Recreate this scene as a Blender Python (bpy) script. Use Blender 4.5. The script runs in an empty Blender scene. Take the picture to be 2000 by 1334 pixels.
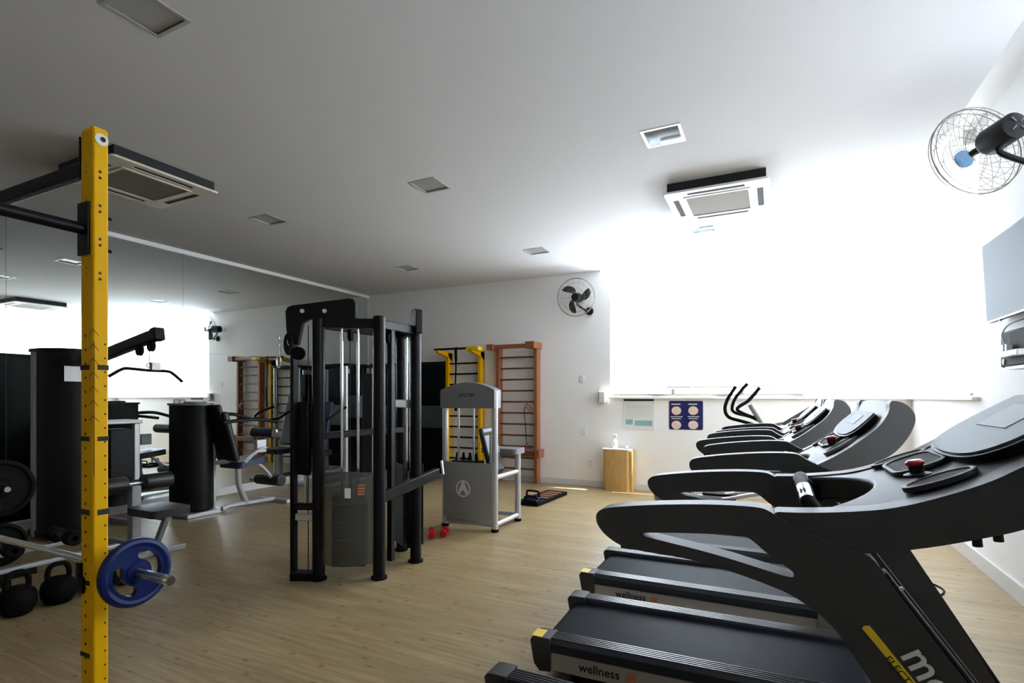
import bpy, bmesh, math, random
from mathutils import Vector, Matrix
from mathutils.geometry import tessellate_polygon
random.seed(7)
R = math.radians
sc = bpy.context.scene
COL = sc.collection

# ------------------------------------------------------------------ camera
F, HZ, CAMZ = 1040.0, 775.0, 1.40            # focal length and horizon in pixels of the 2000 x 1334 frame
YAW = math.atan2(514, 1040)
SN, CS = math.sin(YAW), math.cos(YAW)
cam = bpy.data.cameras.new('camera')
cam.sensor_width = 36.0
cam.lens = 36.0 * F / 2000.0
cam.shift_y = (HZ - 667.0) / 2000.0
cam.clip_start = 0.02
camo = bpy.data.objects.new('camera', cam)
COL.objects.link(camo)
camo.location = (0, 0, CAMZ)
camo.rotation_euler = (R(90), 0, YAW)
sc.camera = camo

# ------------------------------------------------------------------ world, sun, window portals, exposure
XR, YB, XL, YN, HC = 1.50, 8.0, -7.06, -3.2, 3.35   # right wall, back wall, mirror wall, wall behind, ceiling
SILL, WTOP = 1.40, 3.46
world = bpy.data.worlds.new('daylight')
sc.world = world
world.use_nodes = True
wn = world.node_tree
bg = wn.nodes['Background']
bg.inputs[0].default_value = (0.80, 0.89, 1.0, 1)
bg.inputs[1].default_value = 19.0
sun = bpy.data.lights.new('sun', 'SUN')
sun.energy = 45.0
sun.color = (1.0, 0.93, 0.80)
sun.angle = R(0.6)
suno = bpy.data.objects.new('sun', sun)
COL.objects.link(suno)
suno.rotation_euler = Vector((-0.37, -0.15, -1.0)).to_track_quat('-Z', 'Y').to_euler()
suno.location = (6, 10, 8)
def portal(name, loc, rot, sx, sy):
    l = bpy.data.lights.new(name, 'AREA')
    l.shape = 'RECTANGLE'
    l.size, l.size_y = sx, sy
    l.cycles.is_portal = True
    o = bpy.data.objects.new(name, l)
    COL.objects.link(o)
    o.location, o.rotation_euler = loc, rot
portal('window_portal', (-0.385, YB + .02, (SILL + WTOP) / 2), (R(-90), 0, 0), 3.77, WTOP - SILL)
portal('window_portal', (XR + .02, 6.8, (SILL + WTOP) / 2), (0, R(90), 0), WTOP - SILL, 2.35)
portal('window_portal', (XR + .02, 2.6, (SILL + WTOP) / 2), (0, R(90), 0), WTOP - SILL, 2.8)
sc.view_settings.view_transform = 'Standard'
sc.view_settings.look = 'None'
sc.view_settings.exposure = 0.2
sc.view_settings.gamma = 1.0
sc.view_settings.use_curve_mapping = False
sc.cycles.max_bounces = 10
sc.cycles.diffuse_bounces = 6
sc.cycles.glossy_bounces = 5
sc.cycles.transmission_bounces = 6
sc.cycles.transparent_max_bounces = 12
sc.cycles.caustics_reflective = False
sc.cycles.caustics_refractive = False
sc.cycles.sample_clamp_indirect = 8.0
sc.cycles.use_denoising = True

# ------------------------------------------------------------------ pixels to positions
def ray(u, v):
    r = (u - 1000.0) / F
    return Vector((-SN + CS * r, CS + SN * r, (HZ - v) / F))
def atY(u, v, Y):
    d = ray(u, v); t = Y / d.y
    return Vector((d.x * t, Y, CAMZ + d.z * t))
def atX(u, v, X):
    d = ray(u, v); t = X / d.x
    return Vector((X, d.y * t, CAMZ + d.z * t))
def atZ(u, v, Z):
    d = ray(u, v); t = (Z - CAMZ) / d.z
    return Vector((d.x * t, d.y * t, Z))

# ------------------------------------------------------------------ materials
M = {}
def mat(name, col, rough=0.5, metal=0.0, noise=0.0, nscale=60.0, bump=0.0, coat=0.0, spec=0.5, stretch=(1, 1, 1), alt=None, trans=0.0, emit=None):
    m = bpy.data.materials.new(name)
    m.use_nodes = True
    nt = m.node_tree
    b = nt.nodes['Principled BSDF']
    b.inputs['Base Color'].default_value = (*col, 1)
    b.inputs['Roughness'].default_value = rough
    b.inputs['Metallic'].default_value = metal
    b.inputs['Specular IOR Level'].default_value = spec
    b.inputs['Coat Weight'].default_value = coat
    b.inputs['Transmission Weight'].default_value = trans
    tc = nt.nodes.new('ShaderNodeTexCoord')
    mp = nt.nodes.new('ShaderNodeMapping')
    mp.inputs['Scale'].default_value = stretch
    nt.links.new(tc.outputs['Object'], mp.inputs[0])
    n = nt.nodes.new('ShaderNodeTexNoise')
    n.inputs['Scale'].default_value = nscale
    n.inputs['Detail'].default_value = 4
    nt.links.new(mp.outputs[0], n.inputs['Vector'])
    if noise or alt:
        mx = nt.nodes.new('ShaderNodeMix')
        mx.data_type = 'RGBA'
        a2 = alt if alt else tuple(max(0, c * (1 - noise)) for c in col)
        mx.inputs[6].default_value = (*col, 1)
        mx.inputs[7].default_value = (*a2, 1)
        nt.links.new(n.outputs['Fac'], mx.inputs[0])
        nt.links.new(mx.outputs[2], b.inputs['Base Color'])
    if bump:
        bp = nt.nodes.new('ShaderNodeBump')
        bp.inputs['Strength'].default_value = bump
        bp.inputs['Distance'].default_value = 0.002
        nt.links.new(n.outputs['Fac'], bp.inputs['Height'])
        nt.links.new(bp.outputs[0], b.inputs['Normal'])
    if emit:
        b.inputs['Emission Color'].default_value = (*emit[0], 1)
        b.inputs['Emission Strength'].default_value = emit[1]
    M[name] = m
    return m
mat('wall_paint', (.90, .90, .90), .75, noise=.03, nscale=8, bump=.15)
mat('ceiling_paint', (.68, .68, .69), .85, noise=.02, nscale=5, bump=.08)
mat('pocket_paint', (.84, .84, .83), .8, noise=.02)
mat('baseboard_paint', (.72, .72, .71), .45, noise=.06, nscale=5)
mat('mirror', (.74, .79, .78), .012, metal=1.0)
mat('mirror_edge', (.30, .36, .35), .3, noise=.1)
mat('aluminium', (.62, .62, .61), .32, metal=.9, noise=.1)
mat('chrome', (.80, .81, .82), .14, metal=1.0)
mat('worn_chrome', (.66, .67, .67), .28, metal=1.0, noise=.2, nscale=30)
mat('silver_paint', (.54, .55, .57), .40, metal=.55, noise=.06, nscale=200)
mat('shroud_and_shade_grey', (.30, .30, .305), .48, metal=.2, noise=.06, nscale=150)  # machine shroud colour, also silver posts darkened in place of shadow
mat('silver_panel', (.50, .48, .46), .42, metal=.35, noise=.10, nscale=18)
mat('grey_plastic', (.19, .192, .196), .5, noise=.08, nscale=300, bump=.15)
mat('charcoal_plastic', (.026, .026, .027), .5, noise=.15, nscale=500, bump=.35)
mat('black_plastic', (.006, .006, .007), .45, noise=.2, nscale=300, bump=.15, spec=.18)
mat('black_paint', (.004, .004, .006), .42, noise=.2, nscale=120, bump=.1, spec=.18)
mat('black_rubber', (.004, .004, .004), .7, noise=.3, nscale=250, bump=.3, spec=.12)
mat('belt_rubber', (.010, .013, .019), .6, noise=.35, nscale=90, bump=.35, stretch=(.15, 1, 1), spec=.1)
mat('rail_plastic', (.020, .023, .03), .28, noise=.2, nscale=80, stretch=(.1, 1, 1), spec=.4)
mat('pad_leather', (.010, .010, .012), .42, noise=.3, nscale=180, bump=.35)
mat('navy_leather', (.022, .036, .085), .42, noise=.3, nscale=180, bump=.3)
mat('yellow_paint', (.78, .42, .003), .5, noise=.12, nscale=14, bump=.1, spec=.1)
mat('yellow_sticker', (.85, .60, .02), .4, noise=.08)
mat('ink', (.010, .008, .008), .7, noise=.2)
mat('orange_ink', (.62, .20, .07), .6, noise=.1)
mat('teal_ink', (.25, .50, .50), .6, noise=.15)
mat('white_plastic', (.74, .74, .72), .42, noise=.04, nscale=20)
mat('cream_plastic', (.60, .54, .43), .5, noise=.12, nscale=10)
mat('filter_mesh', (.17, .13, .085), .7, noise=.35, nscale=400, bump=.4)
mat('dark_gap', (.008, .008, .008), .8, noise=.2)
mat('diffuser', (.40, .40, .39), .35, noise=.05, nscale=30)
mat('reflector', (.74, .76, .77), .16, metal=.9)
mat('blue_rubber', (.002, .014, .10), .40, noise=.2, nscale=60, bump=.1, spec=.3)
mat('red_vinyl', (.42, .006, .008), .28, noise=.1, nscale=60)
mat('paper', (.76, .76, .75), .6, noise=.03)
mat('navy_print', (.012, .012, .10), .4, noise=.2, nscale=12)
mat('photo_print', (.62, .33, .25), .5, noise=.5, nscale=60, alt=(.75, .68, .6))
mat('teal_panel', (.055, .085, .08), .4, noise=.2, nscale=8)
mat('dark_glass', (.004, .005, .005), .2, noise=.2, nscale=4, spec=.12)
mat('tv_screen', (.19, .225, .25), .5, noise=.05, nscale=3, spec=.08)  # grey-blue base stands in for reflections on the dark screen
mat('display_lens', (.13, .155, .165), .45, noise=.06, nscale=8, spec=.06)
mat('lcd', (.34, .38, .40), .45, noise=.03, spec=.06)
mat('bottle_plastic', (.80, .82, .84), .25, noise=.03)
mat('blue_badge', (.10, .30, .55), .2, noise=.2, coat=.5)
mat('cage_wire', (.20, .18, .15), .4, metal=.5, noise=.1)
mat('green_grey', (.10, .12, .11), .5, noise=.1)

def wood(name, c1, c2, stretch, scale=6.0, rough=.4):
    m = bpy.data.materials.new(name); m.use_nodes = True
    nt = m.node_tree; b = nt.nodes['Principled BSDF']
    tc = nt.nodes.new('ShaderNodeTexCoord'); mp = nt.nodes.new('ShaderNodeMapping')
    mp.inputs['Scale'].default_value = stretch
    nt.links.new(tc.outputs['Object'], mp.inputs[0])
    n = nt.nodes.new('ShaderNodeTexNoise'); n.inputs['Scale'].default_value = scale
    n.inputs['Detail'].default_value = 6; n.inputs['Distortion'].default_value = .6
    nt.links.new(mp.outputs[0], n.inputs['Vector'])
    cr = nt.nodes.new('ShaderNodeValToRGB')
    cr.color_ramp.elements[0].position = .34; cr.color_ramp.elements[0].color = (*c1, 1)
    cr.color_ramp.elements[1].position = .70; cr.color_ramp.elements[1].color = (*c2, 1)
    nt.links.new(n.outputs['Fac'], cr.inputs[0]); nt.links.new(cr.outputs[0], b.inputs['Base Color'])
    b.inputs['Roughness'].default_value = rough
    bp = nt.nodes.new('ShaderNodeBump'); bp.inputs['Strength'].default_value = .15; bp.inputs['Distance'].default_value = .002
    nt.links.new(n.outputs['Fac'], bp.inputs['Height']); nt.links.new(bp.outputs[0], b.inputs['Normal'])
    M[name] = m
wood('red_wood', (.20, .062, .022), (.36, .125, .048), (12, 12, 1.2))
wood('rung_wood', (.10, .034, .014), (.20, .075, .03), (1.2, 12, 12))
wood('oak_laminate', (.44, .26, .085), (.60, .38, .14), (14, 14, 1.0), rough=.5)

def floor_material():
    m = bpy.data.materials.new('vinyl_wood'); m.use_nodes = True; M['floor'] = m
    nt = m.node_tree; b = nt.nodes['Principled BSDF']; L = nt.links.new; N = nt.nodes.new
    tc = N('ShaderNodeTexCoord')
    br = N('ShaderNodeTexBrick')                      # narrow strips running along X
    br.inputs['Color1'].default_value = (0, 0, 0, 1); br.inputs['Color2'].default_value = (1, 1, 1, 1)
    br.inputs['Mortar'].default_value = (.5, .5, .5, 1)
    br.inputs['Scale'].default_value = 1.0
    br.inputs['Mortar Size'].default_value = .0016
    br.inputs['Brick Width'].default_value = 1.25; br.inputs['Row Height'].default_value = .10
    br.offset = .37
    L(tc.outputs['Object'], br.inputs['Vector'])
    mp = N('ShaderNodeMapping'); mp.inputs['Scale'].default_value = (.9, 16, 1)
    L(tc.outputs['Object'], mp.inputs[0])
    n = N('ShaderNodeTexNoise'); n.inputs['Scale'].default_value = 2.2; n.inputs['Detail'].default_value = 7
    n.inputs['Roughness'].default_value = .62; n.inputs['Distortion'].default_value = .5
    L(mp.outputs[0], n.inputs['Vector'])
    cr = N('ShaderNodeValToRGB')
    cr.color_ramp.elements[0].position = .30; cr.color_ramp.elements[0].color = (.245, .160, .070, 1)
    cr.color_ramp.elements[1].position = .68; cr.color_ramp.elements[1].color = (.42, .325, .172, 1)
    L(n.outputs['Fac'], cr.inputs[0])
    hs = N('ShaderNodeMix'); hs.data_type = 'RGBA'; hs.blend_type = 'MULTIPLY'; hs.inputs[0].default_value = .16
    L(cr.outputs[0], hs.inputs[6]); L(br.outputs['Color'], hs.inputs[7])
    # knots
    mk = N('ShaderNodeMapping'); mk.inputs['Scale'].default_value = (2.6, 5.2, 1)
    L(tc.outputs['Object'], mk.inputs[0])
    vo = N('ShaderNodeTexVoronoi'); vo.voronoi_dimensions = '2D'; vo.inputs['Scale'].default_value = 1.15; vo.inputs['Randomness'].default_value = 1.0
    L(mk.outputs[0], vo.inputs['Vector'])
    kr = N('ShaderNodeValToRGB')
    kr.color_ramp.elements[0].position = .025; kr.color_ramp.elements[0].color = (1, 1, 1, 1)
    kr.color_ramp.elements[1].position = .085; kr.color_ramp.elements[1].color = (0, 0, 0, 1)
    L(vo.outputs['Distance'], kr.inputs[0])
    kf = N('ShaderNodeMath'); kf.operation = 'MULTIPLY'; kf.inputs[1].default_value = .62
    L(kr.outputs[0], kf.inputs[0])
    km = N('ShaderNodeMix'); km.data_type = 'RGBA'
    L(kf.outputs[0], km.inputs[0]); L(hs.outputs[2], km.inputs[6]); km.inputs[7].default_value = (.085, .045, .02, 1)
    # seams
    sm = N('ShaderNodeMath'); sm.operation = 'MULTIPLY'; sm.inputs[1].default_value = .35
    L(br.outputs['Fac'], sm.inputs[0])
    sx = N('ShaderNodeMix'); sx.data_type = 'RGBA'
    L(sm.outputs[0], sx.inputs[0]); L(km.outputs[2], sx.inputs[6]); sx.inputs[7].default_value = (.12, .07, .03, 1)
    L(sx.outputs[2], b.inputs['Base Color'])
    rr = N('ShaderNodeMapRange'); rr.inputs[3].default_value = .30; rr.inputs[4].default_value = .46
    L(n.outputs['Fac'], rr.inputs[0]); L(rr.outputs[0], b.inputs['Roughness'])
    bp = N('ShaderNodeBump'); bp.inputs['Strength'].default_value = .22; bp.inputs['Distance'].default_value = .003
    L(n.outputs['Fac'], bp.inputs['Height']); L(bp.outputs[0], b.inputs['Normal'])
floor_material()

def mixmat(name, kind, col, fac, rough=.05):
    """kind: glass pane, smoky sheet or blind cloth, mixed with straight-through transparency"""
    m = bpy.data.materials.new(name); m.use_nodes = True; M[name] = m
    nt = m.node_tree; nt.nodes.clear(); N = nt.nodes.new; L = nt.links.new
    out = N('ShaderNodeOutputMaterial'); mx = N('ShaderNodeMixShader'); tr = N('ShaderNodeBsdfTransparent')
    mx.inputs[0].default_value = fac
    L(tr.outputs[0], mx.inputs[1])
    if kind == 'cloth':
        tl = N('ShaderNodeBsdfTranslucent'); df = N('ShaderNodeBsdfDiffuse'); m2 = N('ShaderNodeMixShader')
        wv = N('ShaderNodeTexNoise'); wv.inputs['Scale'].default_value = 900
        rp = N('ShaderNodeMix'); rp.data_type = 'RGBA'
        rp.inputs[6].default_value = (*col, 1); rp.inputs[7].default_value = (*[c * .93 for c in col], 1)
        L(wv.outputs['Fac'], rp.inputs[0]); L(rp.outputs[2], tl.inputs[0]); L(rp.outputs[2], df.inputs[0])
        m2.inputs[0].default_value = .5
        L(tl.outputs[0], m2.inputs[1]); L(df.outputs[0], m2.inputs[2]); L(m2.outputs[0], mx.inputs[2])
    else:
        b = N('ShaderNodeBsdfPrincipled'); b.inputs['Base Color'].default_value = (*col, 1); b.inputs['Roughness'].default_value = rough
        n = N('ShaderNodeTexNoise'); n.inputs['Scale'].default_value = 3
        mr = N('ShaderNodeMapRange'); mr.inputs[3].default_value = rough; mr.inputs[4].default_value = rough * 1.5
        L(n.outputs['Fac'], mr.inputs[0]); L(mr.outputs[0], b.inputs['Roughness'])
        L(b.outputs[0], mx.inputs[2])
    L(mx.outputs[0], out.inputs[0])
mixmat('window_glass', 'glass', (.75, .85, .85), .06)
mixmat('smoky_acrylic', 'glass', (.085, .085, .08), .62, .22)
mixmat('blind_white', 'cloth', (.90, .92, .94), .80)
mixmat('blind_cream', 'cloth', (.90, .88, .84), .93)
mixmat('blind_dense', 'cloth', (.36, .36, .36), .97)
mixmat('clear_plastic', 'glass', (.8, .82, .84), .5, .15)

# ------------------------------------------------------------------ mesh builder
class MB:
    def __init__(s): s.v = []; s.f = []
    def add(s, vs, fs, mtx=None):
        o = len(s.v)
        s.v += [(mtx @ Vector(p)) if mtx else Vector(p) for p in vs]
        s.f += [tuple(i + o for i in f) for f in fs]
        return s
    def box(s, c, d, mtx=None):
        x, y, z = c; a, b, h = d[0] / 2, d[1] / 2, d[2] / 2
        vs = [(x + i * a, y + j * b, z + k * h) for i in (-1, 1) for j in (-1, 1) for k in (-1, 1)]
        return s.add(vs, [(0, 1, 3, 2), (4, 6, 7, 5), (0, 4, 5, 1), (2, 3, 7, 6), (0, 2, 6, 4), (1, 5, 7, 3)], mtx)
    def bb(s, x0, x1, y0, y1, z0, z1, mtx=None):
        return s.box(((x0 + x1) / 2, (y0 + y1) / 2, (z0 + z1) / 2), (abs(x1 - x0), abs(y1 - y0), abs(z1 - z0)), mtx)
    def beam(s, p0, p1, w, h=None, up=(0, 0, 1)):
        h = h or w
        p0, p1 = Vector(p0), Vector(p1); d = p1 - p0; L = d.length; d.normalize()
        u = Vector(up)
        if abs(u.dot(d)) > .95: u = Vector((0, 1, 0))
        sd = d.cross(u).normalized(); u = sd.cross(d)
        m = Matrix((sd, d, u)).transposed().to_4x4(); m.translation = (p0 + p1) / 2
        return s.box((0, 0, 0), (w, L, h), m)
    def cyl(s, p0, p1, r0, r1=None, n=16, cap=True):
        return s.tube([p0, p1], [r0, r0 if r1 is None else r1], n, cap)
    def tube(s, pts, r, n=10, cap=True, closed=False):
        pts = [Vector(p) for p in pts]; m = len(pts)
        rs = r if isinstance(r, (list, tuple)) else [r] * m
        tang = []
        for i in range(m):
            a = pts[(i - 1) % m] if (closed or i) else pts[0]
            b = pts[(i + 1) % m] if (closed or i < m - 1) else pts[-1]
            tang.append((b - a).normalized())
        up = Vector((0, 0, 1))
        if abs(up.dot(tang[0])) > .9: up = Vector((1, 0, 0))
        u = (up - tang[0] * up.dot(tang[0])).normalized()
        vs = []
        for i in range(m):
            t = tang[i]; u = (u - t * u.dot(t)).normalized(); w = t.cross(u)
            vs += [pts[i] + (u * math.cos(k * 2 * math.pi / n) + w * math.sin(k * 2 * math.pi / n)) * rs[i] for k in range(n)]
        fs = []
        for i in range(m if closed else m - 1):
            j = (i + 1) % m
            fs += [(i * n + k, i * n + (k + 1) % n, j * n + (k + 1) % n, j * n + k) for k in range(n)]
        if cap and not closed:
            fs += [tuple(range(n - 1, -1, -1)), tuple((m - 1) * n + k for k in range(n))]
        return s.add(vs, fs)
    def prism(s, poly, axis, a, b, holes=(), mtx=None):
        """poly in the plane normal to axis; 'y': (x,z); 'x': (y,z); 'z': (x,y)"""
        put = {'y': lambda p, w: (p[0], w, p[1]), 'x': lambda p, w: (w, p[0], p[1]), 'z': lambda p, w: (p[0], p[1], w)}[axis]
        loops = [list(poly)] + [list(h) for h in holes]
        flat = [p for l in loops for p in l]; n = len(flat)
        tri = tessellate_polygon([[Vector((p[0], p[1], 0)) for p in l] for l in loops])
        vs = [put(p, a) for p in flat] + [put(p, b) for p in flat]
        fs = [tuple(t) for t in tri] + [tuple(i + n for i in reversed(t)) for t in tri]
        o = 0
        for l in loops:
            k = len(l)
            fs += [(o + i, o + (i + 1) % k, o + (i + 1) % k + n, o + i + n) for i in range(k)]
            o += k
        return s.add(vs, fs, mtx)
    def lathe(s, prof, n=20, mtx=None):
        vs = []; m = len(prof)
        for r, z in prof:
            vs += [(r * math.cos(k * 2 * math.pi / n), r * math.sin(k * 2 * math.pi / n), z) for k in range(n)]
        fs = []
        for i in range(m - 1):
            fs += [(i * n + k, i * n + (k + 1) % n, (i + 1) * n + (k + 1) % n, (i + 1) * n + k) for k in range(n)]
        if prof[0][0] > 1e-6: fs.append(tuple(range(n - 1, -1, -1)))
        if prof[-1][0] > 1e-6: fs.append(tuple((m - 1) * n + k for k in range(n)))
        return s.add(vs, fs, mtx)
    def grid(s, fn, nu, nv, thick=None):
        vs = [fn(i / nu, j / nv) for i in range(nu + 1) for j in range(nv + 1)]
        w = nv + 1
        fs = [(i * w + j, (i + 1) * w + j, (i + 1) * w + j + 1, i * w + j + 1) for i in range(nu) for j in range(nv)]
        if thick is not None:
            t = Vector(thick); k = len(vs)
            vs = vs + [Vector(p) + t for p in vs]
            fs = fs + [tuple(x + k for x in reversed(f)) for f in fs]
            rim = [i * w for i in range(nu + 1)] + [nu * w + j for j in range(1, nv + 1)] + [i * w + nv for i in range(nu - 1, -1, -1)] + [j for j in range(nv - 1, 0, -1)]
            fs += [(rim[i], rim[i] + k, rim[(i + 1) % len(rim)] + k, rim[(i + 1) % len(rim)]) for i in range(len(rim))]
        return s.add(vs, fs)
    def build(s, name, m, parent=None, bevel=0.0, seg=2, smooth=35, label=None, kind=None):
        me = bpy.data.meshes.new(name)
        me.from_pydata([tuple(p) for p in s.v], [], s.f)
        bm = bmesh.new(); bm.from_mesh(me)
        bmesh.ops.remove_doubles(bm, verts=bm.verts, dist=1e-6)
        bmesh.ops.recalc_face_normals(bm, faces=bm.faces)
        bm.to_mesh(me); bm.free()
        for p in me.polygons: p.use_smooth = True
        me.set_sharp_from_angle(angle=R(smooth))
        me.materials.append(M[m])
        o = bpy.data.objects.new(name, me); COL.objects.link(o)
        if parent: o.parent = parent
        if bevel:
            md = o.modifiers.new('bevel', 'BEVEL'); md.width = bevel; md.segments = seg; md.limit_method = 'ANGLE'; md.angle_limit = R(40)
        if label: o['label'] = label
        if kind: o['kind'] = kind
        return o

def thing(name, label, cat, loc=(0, 0, 0), rz=0.0, group=None, rot=None):
    o = bpy.data.objects.new(name, None); COL.objects.link(o)
    o.empty_display_size = .1
    o.location = loc; o.rotation_euler = rot if rot else (0, 0, rz)
    return tag(o, label, cat, group)
def tag(o, label, cat, group=None):
    o['label'] = label; o['category'] = cat
    if group: o['group'] = group
    return o
def struct(o):
    o['kind'] = 'structure'
    return o
def copy_tree(o, parent=None):
    c = o.copy(); COL.objects.link(c); c.parent = parent
    for ch in list(o.children): copy_tree(ch, c)
    return c
def text(name, body, size, mtx, m, parent, depth=.0006, align='CENTER', sx=1.0, bold=0.0):
    cu = bpy.data.curves.new(name, 'FONT'); cu.body = body; cu.size = size
    cu.align_x = align; cu.align_y = 'CENTER'; cu.extrude = depth; cu.offset = bold; cu.resolution_u = 3
    t = bpy.data.objects.new('tmp_text', cu); COL.objects.link(t)
    dg = bpy.context.evaluated_depsgraph_get()
    me = bpy.data.meshes.new_from_object(t.evaluated_get(dg))
    bpy.data.objects.remove(t); bpy.data.curves.remove(cu)
    me.name = name; me.materials.clear(); me.materials.append(M[m])
    me.transform(mtx @ Matrix.Diagonal((sx, 1, 1, 1)))
    o = bpy.data.objects.new(name, me); COL.objects.link(o); o.parent = parent
    return o
def frame(o, ax, ay, az=None):
    ax, ay = Vector(ax).normalized(), Vector(ay).normalized()
    az = Vector(az).normalized() if az else ax.cross(ay)
    m = Matrix((ax, ay, az)).transposed().to_4x4(); m.translation = Vector(o)
    return m
def arc(c, r, a0, a1, n, axes=((1, 0, 0), (0, 0, 1))):
    c = Vector(c); e, g = Vector(axes[0]), Vector(axes[1])
    return [c + e * (r * math.cos(R(a0 + (a1 - a0) * i / n))) + g * (r * math.sin(R(a0 + (a1 - a0) * i / n))) for i in range(n + 1)]
def rrect(w, h, r, n=4, cx=0, cy=0):
    out = []
    for sx, sy, a in ((1, 1, 0), (-1, 1, 90), (-1, -1, 180), (1, -1, 270)):
        for i in range(n + 1):
            t = R(a + 90 * i / n)
            out.append((cx + sx * (w / 2 - r) + r * math.cos(t), cy + sy * (h / 2 - r) + r * math.sin(t)))
    return out
def ellipse(cx, cy, a, b, n=24):
    return [(cx + a * math.cos(2 * math.pi * i / n), cy + b * math.sin(2 * math.pi * i / n)) for i in range(n)]
def chaikin(poly, n=1):
    for _ in range(n):
        out = []
        for i, p in enumerate(poly):
            q = poly[(i + 1) % len(poly)]
            out += [(p[0] * .75 + q[0] * .25, p[1] * .75 + q[1] * .25), (p[0] * .25 + q[0] * .75, p[1] * .25 + q[1] * .75)]
        poly = out
    return poly
def smooth_path(pts, n=6):
    pts = [Vector(p) for p in pts]; out = []
    for i in range(len(pts) - 1):
        p0 = pts[max(i - 1, 0)]; p1 = pts[i]; p2 = pts[i + 1]; p3 = pts[min(i + 2, len(pts) - 1)]
        for k in range(n):
            t = k / n
            out.append(.5 * ((2 * p1) + (p2 - p0) * t + (2 * p0 - 5 * p1 + 4 * p2 - p3) * t * t + (3 * p1 - p0 - 3 * p2 + p3) * t ** 3))
    out.append(pts[-1])
    return out

def slab(us, vs, filled, w0, w1, put):
    """a wall or ceiling sheet with rectangular openings, one connected mesh"""
    mb = MB(); idx = {}
    def vid(i, j, k):
        if (i, j, k) not in idx:
            idx[(i, j, k)] = len(mb.v); mb.v.append(Vector(put(us[i], vs[j], (w0, w1)[k])))
        return idx[(i, j, k)]
    nu, nv = len(us) - 1, len(vs) - 1
    F_ = lambda i, j: 0 <= i < nu and 0 <= j < nv and filled((us[i] + us[i + 1]) / 2, (vs[j] + vs[j + 1]) / 2)
    for i in range(nu):
        for j in range(nv):
            if not F_(i, j): continue
            for k in (0, 1): mb.f.append((vid(i, j, k), vid(i + 1, j, k), vid(i + 1, j + 1, k), vid(i, j + 1, k)))
            if not F_(i - 1, j): mb.f.append((vid(i, j, 0), vid(i, j, 1), vid(i, j + 1, 1), vid(i, j + 1, 0)))
            if not F_(i + 1, j): mb.f.append((vid(i + 1, j, 0), vid(i + 1, j, 1), vid(i + 1, j + 1, 1), vid(i + 1, j + 1, 0)))
            if not F_(i, j - 1): mb.f.append((vid(i, j, 0), vid(i, j, 1), vid(i + 1, j, 1), vid(i + 1, j, 0)))
            if not F_(i, j + 1): mb.f.append((vid(i, j + 1, 0), vid(i, j + 1, 1), vid(i + 1, j + 1, 1), vid(i + 1, j + 1, 0)))
    return mb

# ================================================================== the room
ZT = 3.62
struct(MB().bb(XL - .2, XR + .2, YN - .2, YB + .2, -.1, 0).build('floor', 'floor'))
LW = .27
LIGHTS = [(x, y) for x in (-5.0, -2.86, -0.75) for y in (1.60, 4.07, 6.53)]
us = sorted({XL - .2, -2.42, 1.15} | {x + d for x, y in LIGHTS for d in (-LW / 2, LW / 2)})
vs = sorted({YN - .2, 7.68, YB} | {y + d for x, y in LIGHTS for d in (-LW / 2, LW / 2)})
def ceil_filled(x, y):
    if x > -2.42 and y > 7.68: return False
    return not any(abs(x - a) < LW / 2 and abs(y - b) < LW / 2 for a, b in LIGHTS)
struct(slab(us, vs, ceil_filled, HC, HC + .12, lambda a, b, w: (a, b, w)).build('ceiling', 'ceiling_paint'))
# slot above the windows where the blinds hang
struct(MB().bb(-2.6, XR + .2, 7.5, YB + .2, ZT, ZT + .06).bb(1.0, XR + .2, YN - .2, 7.5, ZT, ZT + .06).build('ceiling_pocket', 'pocket_paint'))
struct(MB().bb(1.10, 1.15, YN - .2, 7.68, HC + .12, ZT).build('trim_1', 'pocket_paint'))
struct(MB().bb(-2.42, 1.15, 7.63, 7.68, HC + .12, ZT).build('trim_2', 'pocket_paint'))
# back wall with its long window
WX0, WX1 = -2.27, 1.44
struct(slab([XL - .2, WX0, WX1, XR + .2], [0, SILL, WTOP, ZT], lambda x, z: not (WX0 < x < WX1 and SILL < z < WTOP),
            YB, YB + .18, lambda a, b, w: (a, w, b)).build('wall_back', 'wall_paint'))
W2 = (5.63, 7.94); W3 = (1.2, 4.0)
struct(slab([YN - .2, W3[0], W3[1], W2[0], W2[1], YB + .0], [0, SILL, WTOP, ZT],
            lambda y, z: not (SILL < z < WTOP and (W2[0] < y < W2[1] or W3[0] < y < W3[1])),
            XR, XR + .18, lambda a, b, w: (w, a, b)).build('wall_right', 'wall_paint'))
struct(MB().bb(XL - .2, XL, YN - .2, YB, 0, HC).build('wall_left', 'wall_paint'))
struct(MB().bb(XL, XR, YN - .2, YN, 0, ZT).build('wall_front', 'wall_paint'))
struct(MB().bb(XL + .012, XR - .016, YB - .016, YB, 0, .10).build('baseboard_back', 'baseboard_paint', bevel=.004))
struct(MB().bb(XR - .016, XR, YN, YB - .016, 0, .125).build('baseboard_right', 'baseboard_paint', bevel=.004))
struct(MB().bb(XL, XL + .016, YN, YB, 0, .10).build('baseboard_left', 'baseboard_paint', bevel=.004))
struct(MB().bb(WX0 - .03, XR, YB - .05, YB + .1, SILL - .03, SILL).build('trim_3', 'pocket_paint', bevel=.004))
struct(MB().bb(XR - .05, XR + .1, W2[0] - .03, YB - .05, SILL - .03, SILL).build('trim_4', 'pocket_paint', bevel=.004))

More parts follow.
